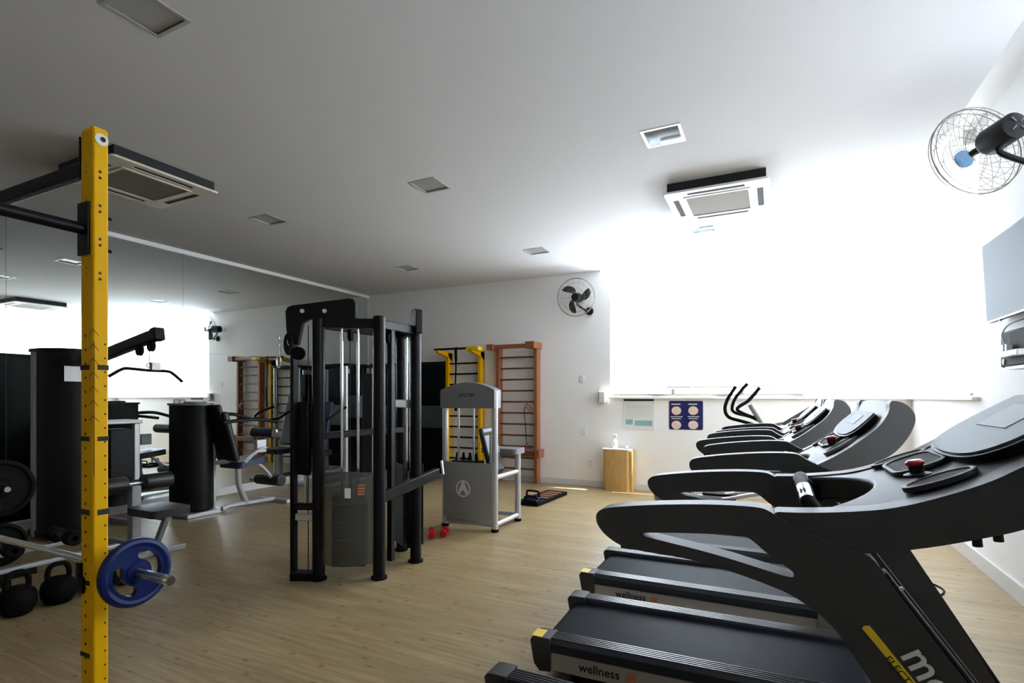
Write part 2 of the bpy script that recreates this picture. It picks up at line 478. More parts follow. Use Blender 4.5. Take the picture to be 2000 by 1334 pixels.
# windows: frame, mullions and panes
def window(name, n, a0, a1, put, k):
    w = bpy.data.objects.new(name, None); COL.objects.link(w); struct(w)
    fr = .045
    def piece(nm, p, q, r, s_, d0, d1, m):
        P = put(p, r, d0); Q = put(q, s_, d1)
        return MB().bb(P[0], Q[0], P[1], Q[1], P[2], Q[2]).build(nm, m, w)
    piece('frame_bar', a0, a1, SILL, SILL + fr, .04, .10, 'aluminium')
    piece('frame_bar', a0, a1, WTOP - fr, WTOP, .04, .10, 'aluminium')
    for i in range(k + 1):
        c = a0 + (a1 - a0) * i / k
        piece('mullion', max(a0, c - fr / 2), min(a1, c + fr / 2), SILL + fr, WTOP - fr, .04, .10, 'aluminium')
    for i in range(k):
        c0 = a0 + (a1 - a0) * i / k + fr / 2; c1 = a0 + (a1 - a0) * (i + 1) / k - fr / 2
        piece('pane', c0, c1, SILL + fr, WTOP - fr, .066, .072, 'window_glass')
window('window_1', 1, WX0, WX1, lambda a, z, d: (a, YB + d, z), 4)
window('window_2', 2, W2[0], W2[1], lambda a, z, d: (XR + d, a, z), 2)
window('window_3', 3, W3[0], W3[1], lambda a, z, d: (XR + d, a, z), 3)

# dark glass door between the mirror corner and the wall bars
d1 = bpy.data.objects.new('door_1', None); COL.objects.link(d1); struct(d1)
DX0, DX1, DZ = -6.98, -5.22, 2.03
MB().bb(DX0, DX1, YB - .035, YB, DZ - .05, DZ).build('head_rail', 'black_paint', d1)
for x in (DX0 + .02, -6.40, -5.81, DX1 - .02):
    MB().bb(x - .022, x + .022, YB - .035, YB, 0, DZ - .05).build('door_stile', 'aluminium' if -6.5 < x < -5.7 else 'black_paint', d1)
for a, b in ((DX0 + .042, -6.422), (-6.378, -5.832), (-5.788, DX1 - .042)):
    MB().bb(a, b, YB - .022, YB - .001, 1.24, DZ - .05).build('pane', 'dark_glass', d1)
    MB().bb(a, b, YB - .024, YB - .001, .84, 1.24).build('middle_panel', 'teal_panel', d1)
    MB().bb(a, b, YB - .022, YB - .001, .02, .84).build('pane', 'dark_glass', d1)

# roller blinds
def blind(label, a0, a1, zb, put, m):
    b = thing('roller_blind', label, 'blind', put((a0 + a1) / 2, .05, zb), group='roller blinds')
    b.location = (0, 0, 0)
    MB().cyl(put(a0, .06, 3.53), put(a1, .06, 3.53), .028, n=16).build('tube', 'white_plastic', b)
    for a in (a0 - .012, a1 + .012):
        P, Q = put(a - .006, .02, 3.48), put(a + .006, .11, 3.60)
        MB().bb(P[0], Q[0], P[1], Q[1], P[2], Q[2]).build('bracket', 'white_plastic', b)
    MB().grid(lambda i, j: Vector(put(a0 + (a1 - a0) * i, .045 + .004 * math.sin(j * 9 + i * 5), 3.53 - (3.53 - zb) * j)), 12, 12).build('fabric', m, b)
    P, Q = put(a0, .036, zb - .022), put(a1, .058, zb + .002)
    MB().bb(P[0], Q[0], P[1], Q[1], P[2], Q[2]).build('bottom_bar', 'white_plastic', b, bevel=.004)
    return b
blind('wide glaring white roller blind left of the corner mullion in the back window', WX0 + .85, .30, SILL + .15, lambda a, d, z: (a, YB - d, z), 'blind_white')
blind('narrow glaring white roller blind in the back window next to the corner', .34, XR - .10, SILL + .05, lambda a, d, z: (a, YB - d, z), 'blind_white')
blind('cream roller blind pulled down on the right wall beside the television', W2[0] - .02, YB - .17, SILL + .03, lambda a, d, z: (XR - d, a, z), 'blind_cream')
blind('unseen grey roller blind added to dim the window above the nearest treadmill', W3[0] - .1, 4.04, SILL + .03, lambda a, d, z: (XR - d, a, z), 'blind_dense')  # added out of view, dense cloth lowered to hold back sun and daylight

# mirror wall: panes with fine dark joints
mir = bpy.data.objects.new('mirror_wall', None); COL.objects.link(mir)
tag(mir, 'large frameless mirror panes covering the whole left wall', 'mirror')
ys = [YN + .02, -1.02, .785, 2.59, 4.405, 6.20, YB - .01]
for i in range(len(ys) - 1):
    for z0, z1 in ((.11, 2.0), (2.0, HC - .05)):
        MB().bb(XL + .001, XL + .006, ys[i] + .0015, ys[i + 1] - .0015, z0 + .0015, z1 - .0015).build('pane', 'mirror', mir)
MB().bb(XL, XL + .0012, ys[0], ys[-1], .11, HC - .05).build('backing', 'mirror_edge', mir)
struct(MB().bb(XL, XL + .022, YN, YB, HC - .05, HC).build('trim_5', 'white_plastic'))

# ceiling lights and cassette air conditioners
def ceiling_light(x, y, label, open_reflector):  # flag picks the open fixture with reflector and bare tube, none switched on
    t = thing('ceiling_light', label, 'light', (x, y, HC), group='square recessed ceiling lights')
    h = LW / 2
    def ring(w0, w1, z0, z1):
        return MB().prism([(-w1, -w1), (w1, -w1), (w1, w1), (-w1, w1)], 'z', z0, z1, holes=[[(-w0, -w0), (w0, -w0), (w0, w0), (-w0, w0)]])
    ring(h - .012, h + .008, -.004, .0).build('trim_frame', 'aluminium' if open_reflector else 'diffuser', t)
    ring(h - .006, h - .001, .0, .09).build('housing', 'reflector' if open_reflector else 'diffuser', t)
    MB().bb(-h + .001, h - .001, -h + .001, h - .001, .09, .094).build('back_plate', 'reflector' if open_reflector else 'diffuser', t)
    if open_reflector:
        MB().cyl((-.08, -.05, .06), (.08, -.05, .06), .014, n=10).build('tube_lamp', 'white_plastic', t)
    else:
        MB().bb(-h + .012, h - .012, -h + .012, h - .012, .006, .010).build('diffuser', 'diffuser', t)
names = {(0, 0): 'grey square ceiling light past the left edge, seen only in the mirror', (0, 1): 'grey square ceiling light just right of the left cassette air conditioner',
         (0, 2): 'small grey square ceiling light nearest the mirror corner', (1, 0): 'large grey square ceiling light at the top left edge of the picture',
         (1, 1): 'grey square ceiling light in the middle of the ceiling above the cable tower', (1, 2): 'small grey square ceiling light in front of the back wall fan',
         (2, 0): 'square ceiling light overhead, above the top edge of the picture', (2, 1): 'open square ceiling light with shiny reflector before the right air conditioner',
         (2, 2): 'bright washed out square ceiling light behind the right air conditioner'}
for i, x in enumerate((-5.0, -2.86, -0.75)):
    for j, y in enumerate((1.60, 4.07, 6.53)):
        ceiling_light(x, y, names[(i, j)], i == 2)

def cassette(x, y, label):
    t = thing('cassette_air_conditioner', label, 'air conditioner', (x, y, HC), group='ceiling cassette air conditioners')
    w = .44
    MB().bb(-w + .03, w - .03, -w + .03, w - .03, -.085, -.001).build('body', 'dark_gap', t)
    sl = [[(-.24, -.385), (.24, -.385), (.24, -.335), (-.24, -.335)], [(-.24, .335), (.24, .335), (.24, .385), (-.24, .385)],
          [(-.385, -.24), (-.335, -.24), (-.335, .24), (-.385, .24)], [(.335, -.24), (.385, -.24), (.385, .24), (.335, .24)]]
    MB().prism(rrect(2 * w, 2 * w, .03), 'z', -.105, -.086, holes=sl + [rrect(.56, .56, .02)]).build('panel', 'cream_plastic' if x < -3 else 'white_plastic', t, bevel=.005)
    MB().prism(rrect(.58, .58, .02), 'z', -.112, -.104, holes=[rrect(.53, .53, .02)]).build('grille_frame', 'cream_plastic' if x < -3 else 'white_plastic', t)
    MB().bb(-.27, .27, -.27, .27, -.106, -.100).build('intake_grille', 'filter_mesh', t)
    for p, q, r_, s_ in ((-.24, .24, -.382, -.338), (-.24, .24, .338, .382), (-.382, -.338, -.24, .24), (.338, .382, -.24, .24)):
        o = MB().bb(p, q, r_, s_, -.101, -.097).build('air_vane', 'dark_gap', t)
cassette(-4.98, 2.73, 'cream cassette air conditioner in the ceiling behind the yellow post')
cassette(-.48, 5.42, 'white cassette air conditioner in the ceiling near the bright window')

# ================================================================== treadmills
XREAR = -1.12
def px_poly(pts, Y): return [(p.x - XREAR, p.z) for p in (atY(u, v, Y) for u, v in pts)]
ARM_TOP = [(1163, 1012), (1166, 1000), (1180, 992), (1230, 988), (1300, 985), (1400, 985), (1480, 990), (1502, 997), (1530, 1018), (1590, 1048), (1656, 1075), (1705, 1086), (1745, 1150)]
ARM_LOW = [(1660, 1268), (1620, 1215), (1560, 1170), (1520, 1150), (1440, 1120), (1350, 1092), (1260, 1078), (1215, 1068), (1185, 1048), (1168, 1028)]
SLOT = [(1235, 1042), (1270, 1040), (1380, 1042), (1450, 1046), (1467, 1053), (1500, 1083), (1540, 1110), (1553, 1121), (1548, 1130), (1500, 1115), (1400, 1083), (1300, 1058)]
(E0, E1) = px_poly([(1745, 1150), (1888, 1334)], 1.40)               # leading edge of the near upright
ES = (E1[0] - E0[0]) / (E1[1] - E0[1])
E2 = (E1[0] + ES * (.26 - E1[1]), .26)
arm_outline = px_poly(ARM_TOP, 1.40) + [E1, E2, (E2[0] + .01, .10), (E2[0] - .22, .10), (E2[0] - .26, .22), (E1[0] - .10, .665)] + px_poly(ARM_LOW, 1.40)
arm_slot = px_poly(SLOT, 1.40)

def treadmill(label, x, yc, variant, rz=0.0, text_on=True, full=True):
    t = thing('treadmill', label, 'treadmill', (x, yc, 0), rz, group='treadmills in a row facing the right wall')
    dark = variant == 'black'
    plast = 'charcoal_plastic' if dark else 'grey_plastic'
    dh = .34
    MB().bb(.06, 2.02 if dark else 1.75, -dh + .03, dh - .03, .05, .165).build('deck_frame', 'black_plastic', t)
    prof = [(.035, .09), (.03, .13), (.04, .17), (.075, .188), (1.5, .196), (1.5, .17), (.08, .165)]
    MB().prism(prof, 'y', -.245, .245).build('running_belt', 'belt_rubber', t, smooth=50)
    for s in (-1, 1):
        pr = [(-.345, .155), (-.345, .196), (-.33, .212)]
        for k in range(5):
            y0 = -.328 + k * .017
            pr += [(y0, .214), (y0 + .003, .219), (y0 + .010, .219), (y0 + .013, .214)]
        pr += [(-.243, .212), (-.240, .198), (-.240, .155)]
        MB().prism([(-s * p, z) for p, z in pr], 'x', .085, 1.46).build('side_rail', 'rail_plastic', t, smooth=30)
        sp = MB().bb(.10, 1.70, s * (dh - .04), s * (dh - .004), .062, .150).build('side_panel', 'black_plastic' if dark else 'silver_panel', t, bevel=.004)
        cap = [(.0, .20), (.012, .216), (.04, .221), (.105, .221), (.105, .06), (.05, .055), (.02, .09)]
        ec = MB().prism(cap, 'y', s * .235, s * .35).build('end_cap', 'charcoal_plastic', t, bevel=.018, seg=3)
        if s < 0 and not dark:
            MB().bb(.008, .062, -.345, -.262, .2205, .2222).build('warning_sticker', 'yellow_sticker', ec)
        if not dark and s < 0 and text_on:
            text('lettering', 'wellness', .058, frame((.345, -.3375, .108), (1, 0, 0), (0, 0, 1)), 'ink', sp, bold=.0006)
            MB().bb(.478, .515, -.3383, -.336, .092, .126).build('emblem', 'orange_ink', sp)
        bc = [(1.40, .06), (1.40, .20), (1.415, .232), (1.45, .246), (1.50, .25), (1.58, .245), (1.64, .20), (1.66, .06)]
        MB().prism(bc, 'y', s * .25, s * .352).build('upright_base', 'grey_plastic', t, bevel=.012, seg=3)
        MB().cyl((.22, s * .30, 0), (.22, s * .30, .05), .022, n=12).build('levelling_foot', 'black_rubber', t)
        wx = 1.86 if dark else 1.70
        MB().cyl((wx, s * .29, .032), (wx, s * .33, .032), .032, n=16).build('transport_wheel', 'black_rubber', t)
    xf = 0.0 if dark else -.27                            # the silver model has the shorter nose
    hood = [(1.44, .19), (1.47, .225), (1.55, .26), (1.75 + xf * .6, .30), (1.95 + xf, .29), (2.04 + xf, .22), (2.05 + xf, .07), (1.44, .07)]
    MB().prism(hood, 'y', -.255, .255).build('motor_cover', 'charcoal_plastic', t, bevel=.02, seg=3)
    # upright with the looped handrail, one moulding on each side
    if dark: dx, dz = 0.0, 0.0
    else: dx, dz = .07, .035
    for s in (-1, 1):
        a = [(p + dx * max(0, min(1, (z - .3) / .6)), z + dz * max(0, min(1, (z - .3) / .6))) for p, z in arm_outline]
        h = [(p + dx, z + dz) for p, z in arm_slot]
        up = MB().prism(chaikin(a, 2), 'y', s * .36, s * .295, holes=[chaikin(h, 2)]).build('upright_handrail', plast if dark else 'charcoal_plastic', t, bevel=.010, seg=3, smooth=40)
        if s < 0 and dark:
            o = MB().prism(px_poly([(1684, 1228), (1688, 1223), (1698, 1223), (1703, 1228), (1800, 1347), (1786, 1350)], 1.398), 'y', -.3620, -.3590).build('yellow_stripe', 'yellow_sticker', up)
            p0 = atY(1731, 1283, 1.398); p1 = atY(1790, 1352, 1.398)
            q = Vector((p0.x - XREAR, -.3622, p0.z)); d = Vector((p1.x - p0.x, 0, p1.z - p0.z)).normalized()
            text('lettering', 'ELECTRONIC', .022, frame(q, d, Vector((-d.z, 0, d.x))), 'ink', up, align='LEFT')
            p0 = atY(1779, 1270, 1.398); p1 = atY(1821, 1325, 1.398)
            d = Vector((p1.x - p0.x, 0, p1.z - p0.z)).normalized(); n_ = Vector((-d.z, 0, d.x))
            q = Vector((p0.x - XREAR, -.3622, p0.z)) + n_ * .0
            text('lettering', 'movement', .082, frame(q, d, n_), 'white_plastic', up, align='LEFT', bold=.0012)
        if dark:
            MB().cyl((E0[0] + .015, s * .352, E0[1] + .0), (E0[0] + .015, s * .3565, E0[1] + .0), .0045, n=14).build('bolt', 'worn_chrome', up)
        # stripe of blue-grey moulding on the leading edge of the upright
        if s < 0: MB().beam((E0[0] + dx - .02, s * .325, E0[1] + dz + .02), (E2[0] - .01, s * .325, E2[1] + .01), .058, .03, up=(1, 0, 1)).build('edge_trim', 'black_plastic', up, bevel=.006)
    # console
    if dark:
        top = px_poly([(1495, 1000), (1560, 1003), (1650, 1002), (1741, 996), (1830, 976), (1938, 943), (2000, 913)], 1.40)
        top += [(1.68, 1.335), (1.745, 1.385), (1.775, 1.388)]
        low = [(1.80, 1.365), (1.775, 1.30), (1.71, 1.22), (1.63, 1.165)] + px_poly([(1985, 1042), (1950, 1049), (1830, 1071), (1700, 1085), (1656, 1078), (1590, 1050)], 1.40)
    else:
        top = [(p.x - XREAR, p.z) for p in (atY(u, v, 2.4) for u, v in [(1440, 921), (1500, 924), (1550, 920), (1584, 908), (1632, 884), (1675, 855), (1704, 833), (1723, 804)])]
        top += [(1.478, 1.383), (1.50, 1.386)]
        low = [(1.535, 1.372), (1.565, 1.325), (1.545, 1.258), (1.50, 1.19), (1.442, 1.149), (1.343, 1.09), (1.22, 1.055), (1.10, 1.055)]
    zt = lambda x: next((a[1] + (b[1] - a[1]) * (x - a[0]) / (b[0] - a[0]) for a, b in zip(top, top[1:]) if a[0] <= x <= b[0]), top[-1][1])
    for s in (-1, 1):
        MB().prism(chaikin(top + low, 2), 'y', s * .352, s * .285).build('console_side', plast, t, bevel=.012, seg=3, smooth=45)
    xe = top[-1][0] - .01; xs = top[0][0] + (.10 if dark else .12); bulge = .16 if dark else .14
    def surf(i, j):
        y = -.30 + .60 * j
        x0 = xs + bulge * (1 - (y / .30) ** 2)
        x = x0 + (xe - x0) * i
        return Vector((x, y, zt(x) - .006 + .012 * (1 - (y / .30) ** 2)))
    MB().grid(surf, 18, 16, thick=(.02, 0, -.07)).build('console_top', plast, t, bevel=.008, smooth=60)
    # display lens with its bright window, lying in the slope of the console
    xa = xs + bulge + (.16 if dark else .12); xb = xe - .03
    pa, pb = Vector((xa, 0, zt(xa) + .022)), Vector((xb, 0, zt(xb) + .022))
    L_ = (pb - pa).length; ax = (pb - pa).normalized(); ay = Vector((0, 1, 0)); az = ax.cross(ay)
    fm = frame(pa, ax, ay, az)
    lens = [(x * L_, y * .24) for x, y in [(0.02, -.45), (.10, -.78), (.3, -.98), (.6, -1), (.97, -.92), (1, -.8), (1, .8), (.97, .92), (.6, 1), (.3, .98), (.10, .78), (.02, .45), (0, 0)]]
    lens = chaikin(lens, 2)
    bez = MB().prism([(x * 1.04 - .008, y * 1.10) for x, y in lens], 'z', -.02, .004, mtx=fm).build('display_bezel', 'black_plastic', t, bevel=.004)
    MB().prism(lens, 'z', .0041, .009, mtx=fm).build('display_lens', 'display_lens', bez)
    if full:
        MB().bb(L_ * .45, L_ * .82, -.10, .10, .0091, .0105, mtx=fm).build('screen', 'lcd', bez)
        xc = xs + bulge + .05
        zc = zt(xc) + .006
        for s in (-1, 1):
            c = Vector((xc + .05, s * .225, zt(xc + .05) + .008))
            sl = math.atan2(zt(xc + .06) - zt(xc), .06)
            fm2 = frame(c, (math.cos(sl), 0, math.sin(sl)), (0, 1, 0))
            hold = MB().prism(ellipse(0, 0, .075, .048), 'z', -.004, .009, holes=[ellipse(0, 0, .064, .039)], mtx=fm2).build('cup_holder', plast, t, bevel=.002)
            MB().prism(ellipse(0, 0, .064, .039), 'z', -.003, .0062, mtx=fm2).build('cup_well_shade', 'dark_gap', hold)  # flat dark disc, shade of the cup recess put into its colour
        fm3 = frame((xc + .03, -.12, zt(xc + .03) + .012), (1, 0, .2), (0, 1, 0))
        b = MB().lathe([(.030, 0), (.030, .006), (.016, .010), (.016, .026)], 18, fm3).build('stop_button_base', 'black_plastic', t)
        MB().lathe([(.016, .026), (.020, .030), (.020, .036), (.014, .041), (0, .042)], 18, fm3).build('stop_button', 'red_vinyl', b)
        sl = math.atan2(zt(xc + .09) - zt(xc), .09)
        fm4 = frame((xc + .055, .06, zt(xc + .055) + .013), (math.cos(sl), 0, math.sin(sl)), (0, 1, 0))
        tr = MB().prism(rrect(.13, .24, .05), 'z', -.004, .008, holes=[rrect(.11, .22, .045)], mtx=fm4).build('tray_rim', plast, t, bevel=.002)
        MB().prism(rrect(.112, .222, .045), 'z', -.004, .004, mtx=fm4).build('tray_shade', 'dark_gap', tr)  # dark sheet painting the shade inside the tray recess
        if dark:
            for px_, pz_ in px_poly([(1905, 1050), (1946, 1040)], 1.43):
                MB().cyl((px_, -.33, pz_ + .02), (px_ + .004, -.33, pz_ - .018), .009, n=10).build('cable_plug', 'black_plastic', t)
    # grip bar with the chrome pulse sensors between the two handrails
    gx = 1.20 if dark else 1.16
    gz = zt(gx) - .035
    g = MB().tube(smooth_path([(gx + .06, -.29, gz - .03), (gx, -.22, gz + .03), (gx - .01, -.1, gz + .05), (gx - .01, .1, gz + .05), (gx, .22, gz + .03), (gx + .06, .29, gz - .03)]), .018, 12).build('grip_bar', 'black_rubber', t)
    for s in (-1, 1):
        MB().cyl((gx - .005, s * .21, gz + .034), (gx - .01, s * .11, gz + .051), .0205, n=14).build('pulse_sensor', 'chrome', g)
    return t
treadmill('nearest black treadmill with big looped handrail, yellow stripe and white lettering', XREAR, 1.76, 'black')
treadmill('treadmill with silver side panel and yellow rear sticker, second from the camera', XREAR + .02, 2.75, 'silver', R(2.0))
treadmill('treadmill with silver side panel, third from the camera', XREAR - .07, 3.77, 'silver', R(.5))
treadmill('farthest treadmill of the row, beside the elliptical trainer', XREAR - .06, 4.78, 'silver', R(0), text_on=False)
cpts = [atZ(u, v, .006) for u, v in ((1700, 1105), (1762, 1122), (1800, 1132), (1830, 1144), (1844, 1154), (1836, 1162), (1805, 1162), (1770, 1160), (1700, 1157))]
tag(MB().tube(smooth_path(cpts), .006, 8).build('extension_cord', 'black_rubber'), 'thin black power cord looping on the floor behind the nearest treadmill', 'cord')

# ================================================================== elliptical trainer by the window
def elliptical():
    Y = 6.15
    t = thing('elliptical_trainer', 'grey elliptical trainer with upright curved handlebars beyond the treadmills', 'elliptical', (0, 0, 0))
    P = lambda u, v, y: atY(u, v, y)
    MB().bb(-1.25, .70, Y - .05, Y + .05, .03, .09).build('base_rail', 'silver_paint', t, bevel=.01)
    for x in (-1.2, .62):
        MB().bb(x - .03, x + .03, Y - .28, Y + .28, .0, .06).build('floor_bar', 'black_plastic', t, bevel=.01)
    MB().lathe([(.0, -.09), (.24, -.09), (.27, -.06), (.27, .06), (.24, .09), (0, .09)], 28, frame((.35, Y, .36), (1, 0, 0), (0, 0, 1))).build('flywheel_housing', 'grey_plastic', t)
    top = P(1466, 790, Y); low = Vector((.02, Y, .10))
    MB().tube([low, P(1490, 828, Y), top], .032, 12).build('mast', 'silver_paint', t)
    c = P(1555, 812, Y)
    MB().tube([P(1500, 832, Y), c - Vector((.06, 0, .06))], .02, 10).build('console_neck', 'silver_paint', t)
    MB().box((0, 0, 0), (.30, .26, .035), frame(c, (.82, 0, .57), (0, 1, 0))).build('console', 'green_grey', t, bevel=.012)
    for y, pts in ((Y - .24, [(1437, 755), (1421, 780), (1416, 800), (1424, 815), (1450, 823), (1495, 836)]), (Y + .20, [(1460, 749), (1438, 775), (1430, 795), (1436, 806), (1468, 815), (1500, 832)])):
        MB().tube(smooth_path([P(u, v, y) for u, v in pts]), .017, 10).build('handlebar', 'black_rubber', t)
    MB().tube(smooth_path([P(1484, 757, Y), P(1462, 782, Y), P(1440, 800, Y), P(1478, 818, Y)]), .019, 10).build('fixed_handle', 'black_plastic', t)
    for s in (-1, 1):
        q = P(1500, 834, Y + s * .2)
        MB().tube([q, Vector((q.x + .02, Y + s * .2, .95)), Vector((q.x - .05, Y + s * .17, .42))], .02, 10).build('swing_arm', 'silver_paint', t)
        MB().tube([(q.x - .05, Y + s * .17, .42), (-.55, Y + s * .15, .30), (-1.0, Y + s * .13, .26)], .022, 10).build('pedal_arm', 'silver_paint', t)
        MB().prism(rrect(.36, .14, .04), 'z', .31, .335, mtx=Matrix.Translation((-.55, Y + s * .15, 0))).build('foot_pedal', 'black_rubber', t, bevel=.006)
    MB().lathe([(0, -.05), (.20, -.05), (.22, 0), (.20, .05), (0, .05)], 24, frame((-1.02, Y, .30), (1, 0, 0), (0, 0, 1))).build('drive_wheel', 'grey_plastic', t)
elliptical()

# ================================================================== yellow squat rack with barbell
def rack():
    X1, X0 = -2.18, -2.263; Y0, Y1 = 1.040, 1.090; ZP = 2.365
    t = thing('squat_rack', 'yellow steel squat rack post with black pull-up bars and tape marks', 'squat rack', (0, 0, 0))
    post = MB().bb(X0, X1, Y0, Y1, 0, ZP).build('post', 'yellow_paint', t, bevel=.006, label='yellow perforated post')
    MB().bb(X0 + .004, X1 - .004, Y0 + .004, Y1 - .004, ZP - .001, ZP + .004).build('end_cap', 'yellow_paint', post)
    bands = [(717, 10), (858, 9), (1003, 11), (1142, 10), (1285, 9)]
    d = math.hypot(*( -2.18, 1.04)) and (SN * 2.18 + CS * 1.04)
    for v, h in bands:
        z = CAMZ - (v - HZ) * d / F; hh = h * d / F / 2
        MB().bb(X0 - .0006, X1 - .022, Y0 - .0008, Y0, z - hh, z + hh).build('tape_mark', 'ink', post)
        if v < 1200: MB().bb(X1, X1 + .0008, Y0 + .014, Y1 + .0006, z - hh, z + hh).build('tape_mark', 'ink', post)
    hol = MB()
    for k in range(45):
        z = 1.62 - k * .0505
        if z < .05: break
        hol.cyl((X0 + .034, Y0 - .0006, z), (X0 + .034, Y0 + .001, z), .0058, n=8)
        hol.cyl((X1 - .001, Y1 - .012, z - .03), (X1 + .0006, Y1 - .012, z - .03), .0035, n=8)
    for v in (337, 404, 470, 537):
        for o in (-6, 6):
            z = CAMZ - (v + o - HZ) * d / F
            hol.cyl((X1 - .001, Y0 + .022, z), (X1 + .0006, Y0 + .022, z), .0052, n=10)
            hol.cyl((X0 + .038, Y0 - .0006, z + .02), (X0 + .038, Y0 + .001, z + .02), .0036, n=8)
    hol.build('bolt_holes', 'ink', post, kind='stuff')
    pen = MB()                                            # hand drawn arrow strokes down the edge
    for v in (643, 672, 700, 727, 755, 782, 812):
        z = CAMZ - (v - HZ) * d / F
        pen.beam((X1 + .0003, Y0 + .001, z), (X1 + .0003, Y0 + .018, z - .022), .0022, .0008)
        pen.beam((X1 - .001, Y0 - .0003, z), (X1 - .022, Y0 - .0003, z - .018), .0022, .0008)
    pen.beam((X1 + .0003, Y0 + .003, 1.60), (X1 + .0003, Y0 + .003, 1.12), .0022, .0008)
    pen.build('pen_strokes', 'ink', post, kind='stuff')
    c = (X1, (Y0 + Y1) / 2 + .001, ZP - .038)
    rn = MB().cyl(c, (X1 + .003, c[1], c[2]), .0215, n=24).build('round_badge', 'paper', post)
    MB().cyl((X1 + .003, c[1] + .004, c[2] + .002), (X1 + .004, c[1] + .004, c[2] + .002), .009, n=16).build('badge_print', 'ink', rn)
    # top beam and pull-up bar
    zb = CAMZ - (322 - HZ) * (d + .03) / F
    MB().bb(-3.55, X0, Y0 + .02, Y0 + .05, zb - .02, zb + .033).build('top_beam', 'black_paint', t, bevel=.004)
    MB().bb(X0 - .008, X0, Y0 - .002, Y1 + .002, zb - .05, ZP - .02).build('beam_plate', 'black_paint', t)
    z0, z1 = CAMZ - (495 - HZ) * d / F, CAMZ - (392 - HZ) * d / F
    MB().bb(X0 - .004, X1 - .018, Y0 - .008, Y0, z0, z1).build('bar_bracket', 'black_paint', t)
    zc = CAMZ - (444 - HZ) * d / F
    MB().cyl(((X0 + X1) / 2 - .012, Y0 - .008, zc), ((X0 + X1) / 2 - .012, -.40, zc), .021, n=16).build('pull_up_bar', 'black_paint', t)
    for v in (418, 483):
        z = CAMZ - (v - HZ) * d / F
        MB().cyl((X1 - .01, Y1, z), (X1 - .01, Y1 + .012, z), .006, n=8).build('bolt', 'black_paint', t)
    MB().bb(X0, X1, -.45, -.40, 0, ZP).build('post', 'yellow_paint', t, bevel=.006)
    MB().bb(-3.62, -3.55, Y0, Y1, 0, ZP).build('post', 'yellow_paint', t, bevel=.006)
    for x, y in (((X0 + X1) / 2, Y0 + .025), ((X0 + X1) / 2, -.425), (-3.585, Y0 + .025)):
        MB().bb(x - .12, x + .12, y - .10, y + .10, 0, .01).build('foot_plate', 'yellow_paint', t)
    zbar = .765; YBAR = 1.125
    MB().bb(X0 - .006, X0 + .03, Y0 - .01, Y1 + .07, zbar - .075, zbar - .016).build('bar_catch', 'black_paint', t, bevel=.003)
    MB().bb(X0 - .010, X0 + .018, Y0 - .012, Y0, zbar - .05, zbar + .035).build('bar_catch', 'black_paint', t, bevel=.003)
    b = thing('barbell', 'chrome barbell resting in the yellow rack', 'barbell', (0, 0, 0))
    MB().cyl((-3.75, YBAR, zbar), (-2.12, YBAR, zbar), .014, n=16).build('shaft', 'worn_chrome', b)
    MB().cyl((-2.14, YBAR, zbar), (-2.115, YBAR, zbar), .03, n=20).build('collar', 'worn_chrome', b)
    MB().cyl((-2.12, YBAR, zbar), (-1.885, YBAR, zbar), .0165, n=16).build('sleeve', 'worn_chrome', b)
    MB().cyl((-1.885, YBAR, zbar), (-1.868, YBAR, zbar), .019, .016, n=16).build('sleeve_cap', 'chrome', b)
    # blue plate with two curved grips cut out
    p = thing('weight_plate', 'blue rubber coated weight plate on the end of the barbell', 'weight plate', (-2.075, YBAR, zbar))
    r = .112
    def kidney(a0, a1):
        rm, hw = .065, .017
        out = [((rm + hw) * math.cos(R(a)), (rm + hw) * math.sin(R(a))) for a in range(a0, a1 + 1, 8)]
        e = (rm * math.cos(R(a1)), rm * math.sin(R(a1)))
        out += [(e[0] + hw * math.cos(R(a1 + k)), e[1] + hw * math.sin(R(a1 + k))) for k in (30, 60, 90, 120, 150)]
        out += [((rm - hw) * math.cos(R(a)), (rm - hw) * math.sin(R(a))) for a in range(a1, a0 - 1, -8)]
        e = (rm * math.cos(R(a0)), rm * math.sin(R(a0)))
        return out + [(e[0] + hw * math.cos(R(a0 + k)), e[1] + hw * math.sin(R(a0 + k))) for k in (210, 240, 270, 300, 330)]
    rim = [(r * math.cos(R(a)), r * math.sin(R(a))) for a in range(0, 360, 6)]
    core = [(.017 * math.cos(R(a)), .017 * math.sin(R(a))) for a in range(0, 360, 15)]
    MB().prism(rim, 'x', -.011, .011, holes=[kidney(-14, 74), kidney(166, 254), core]).build('disc', 'blue_rubber', p, smooth=40)
    MB().tube([(0, r * math.cos(R(a)) * .955, r * math.sin(R(a)) * .955) for a in range(0, 360, 8)], .017, 10, closed=True).build('rim', 'blue_rubber', p)
    MB().prism([(.036 * math.cos(R(a)), .036 * math.sin(R(a))) for a in range(0, 360, 12)], 'x', -.016, .016, holes=[core]).build('hub', 'blue_rubber', p, bevel=.004)
rack()

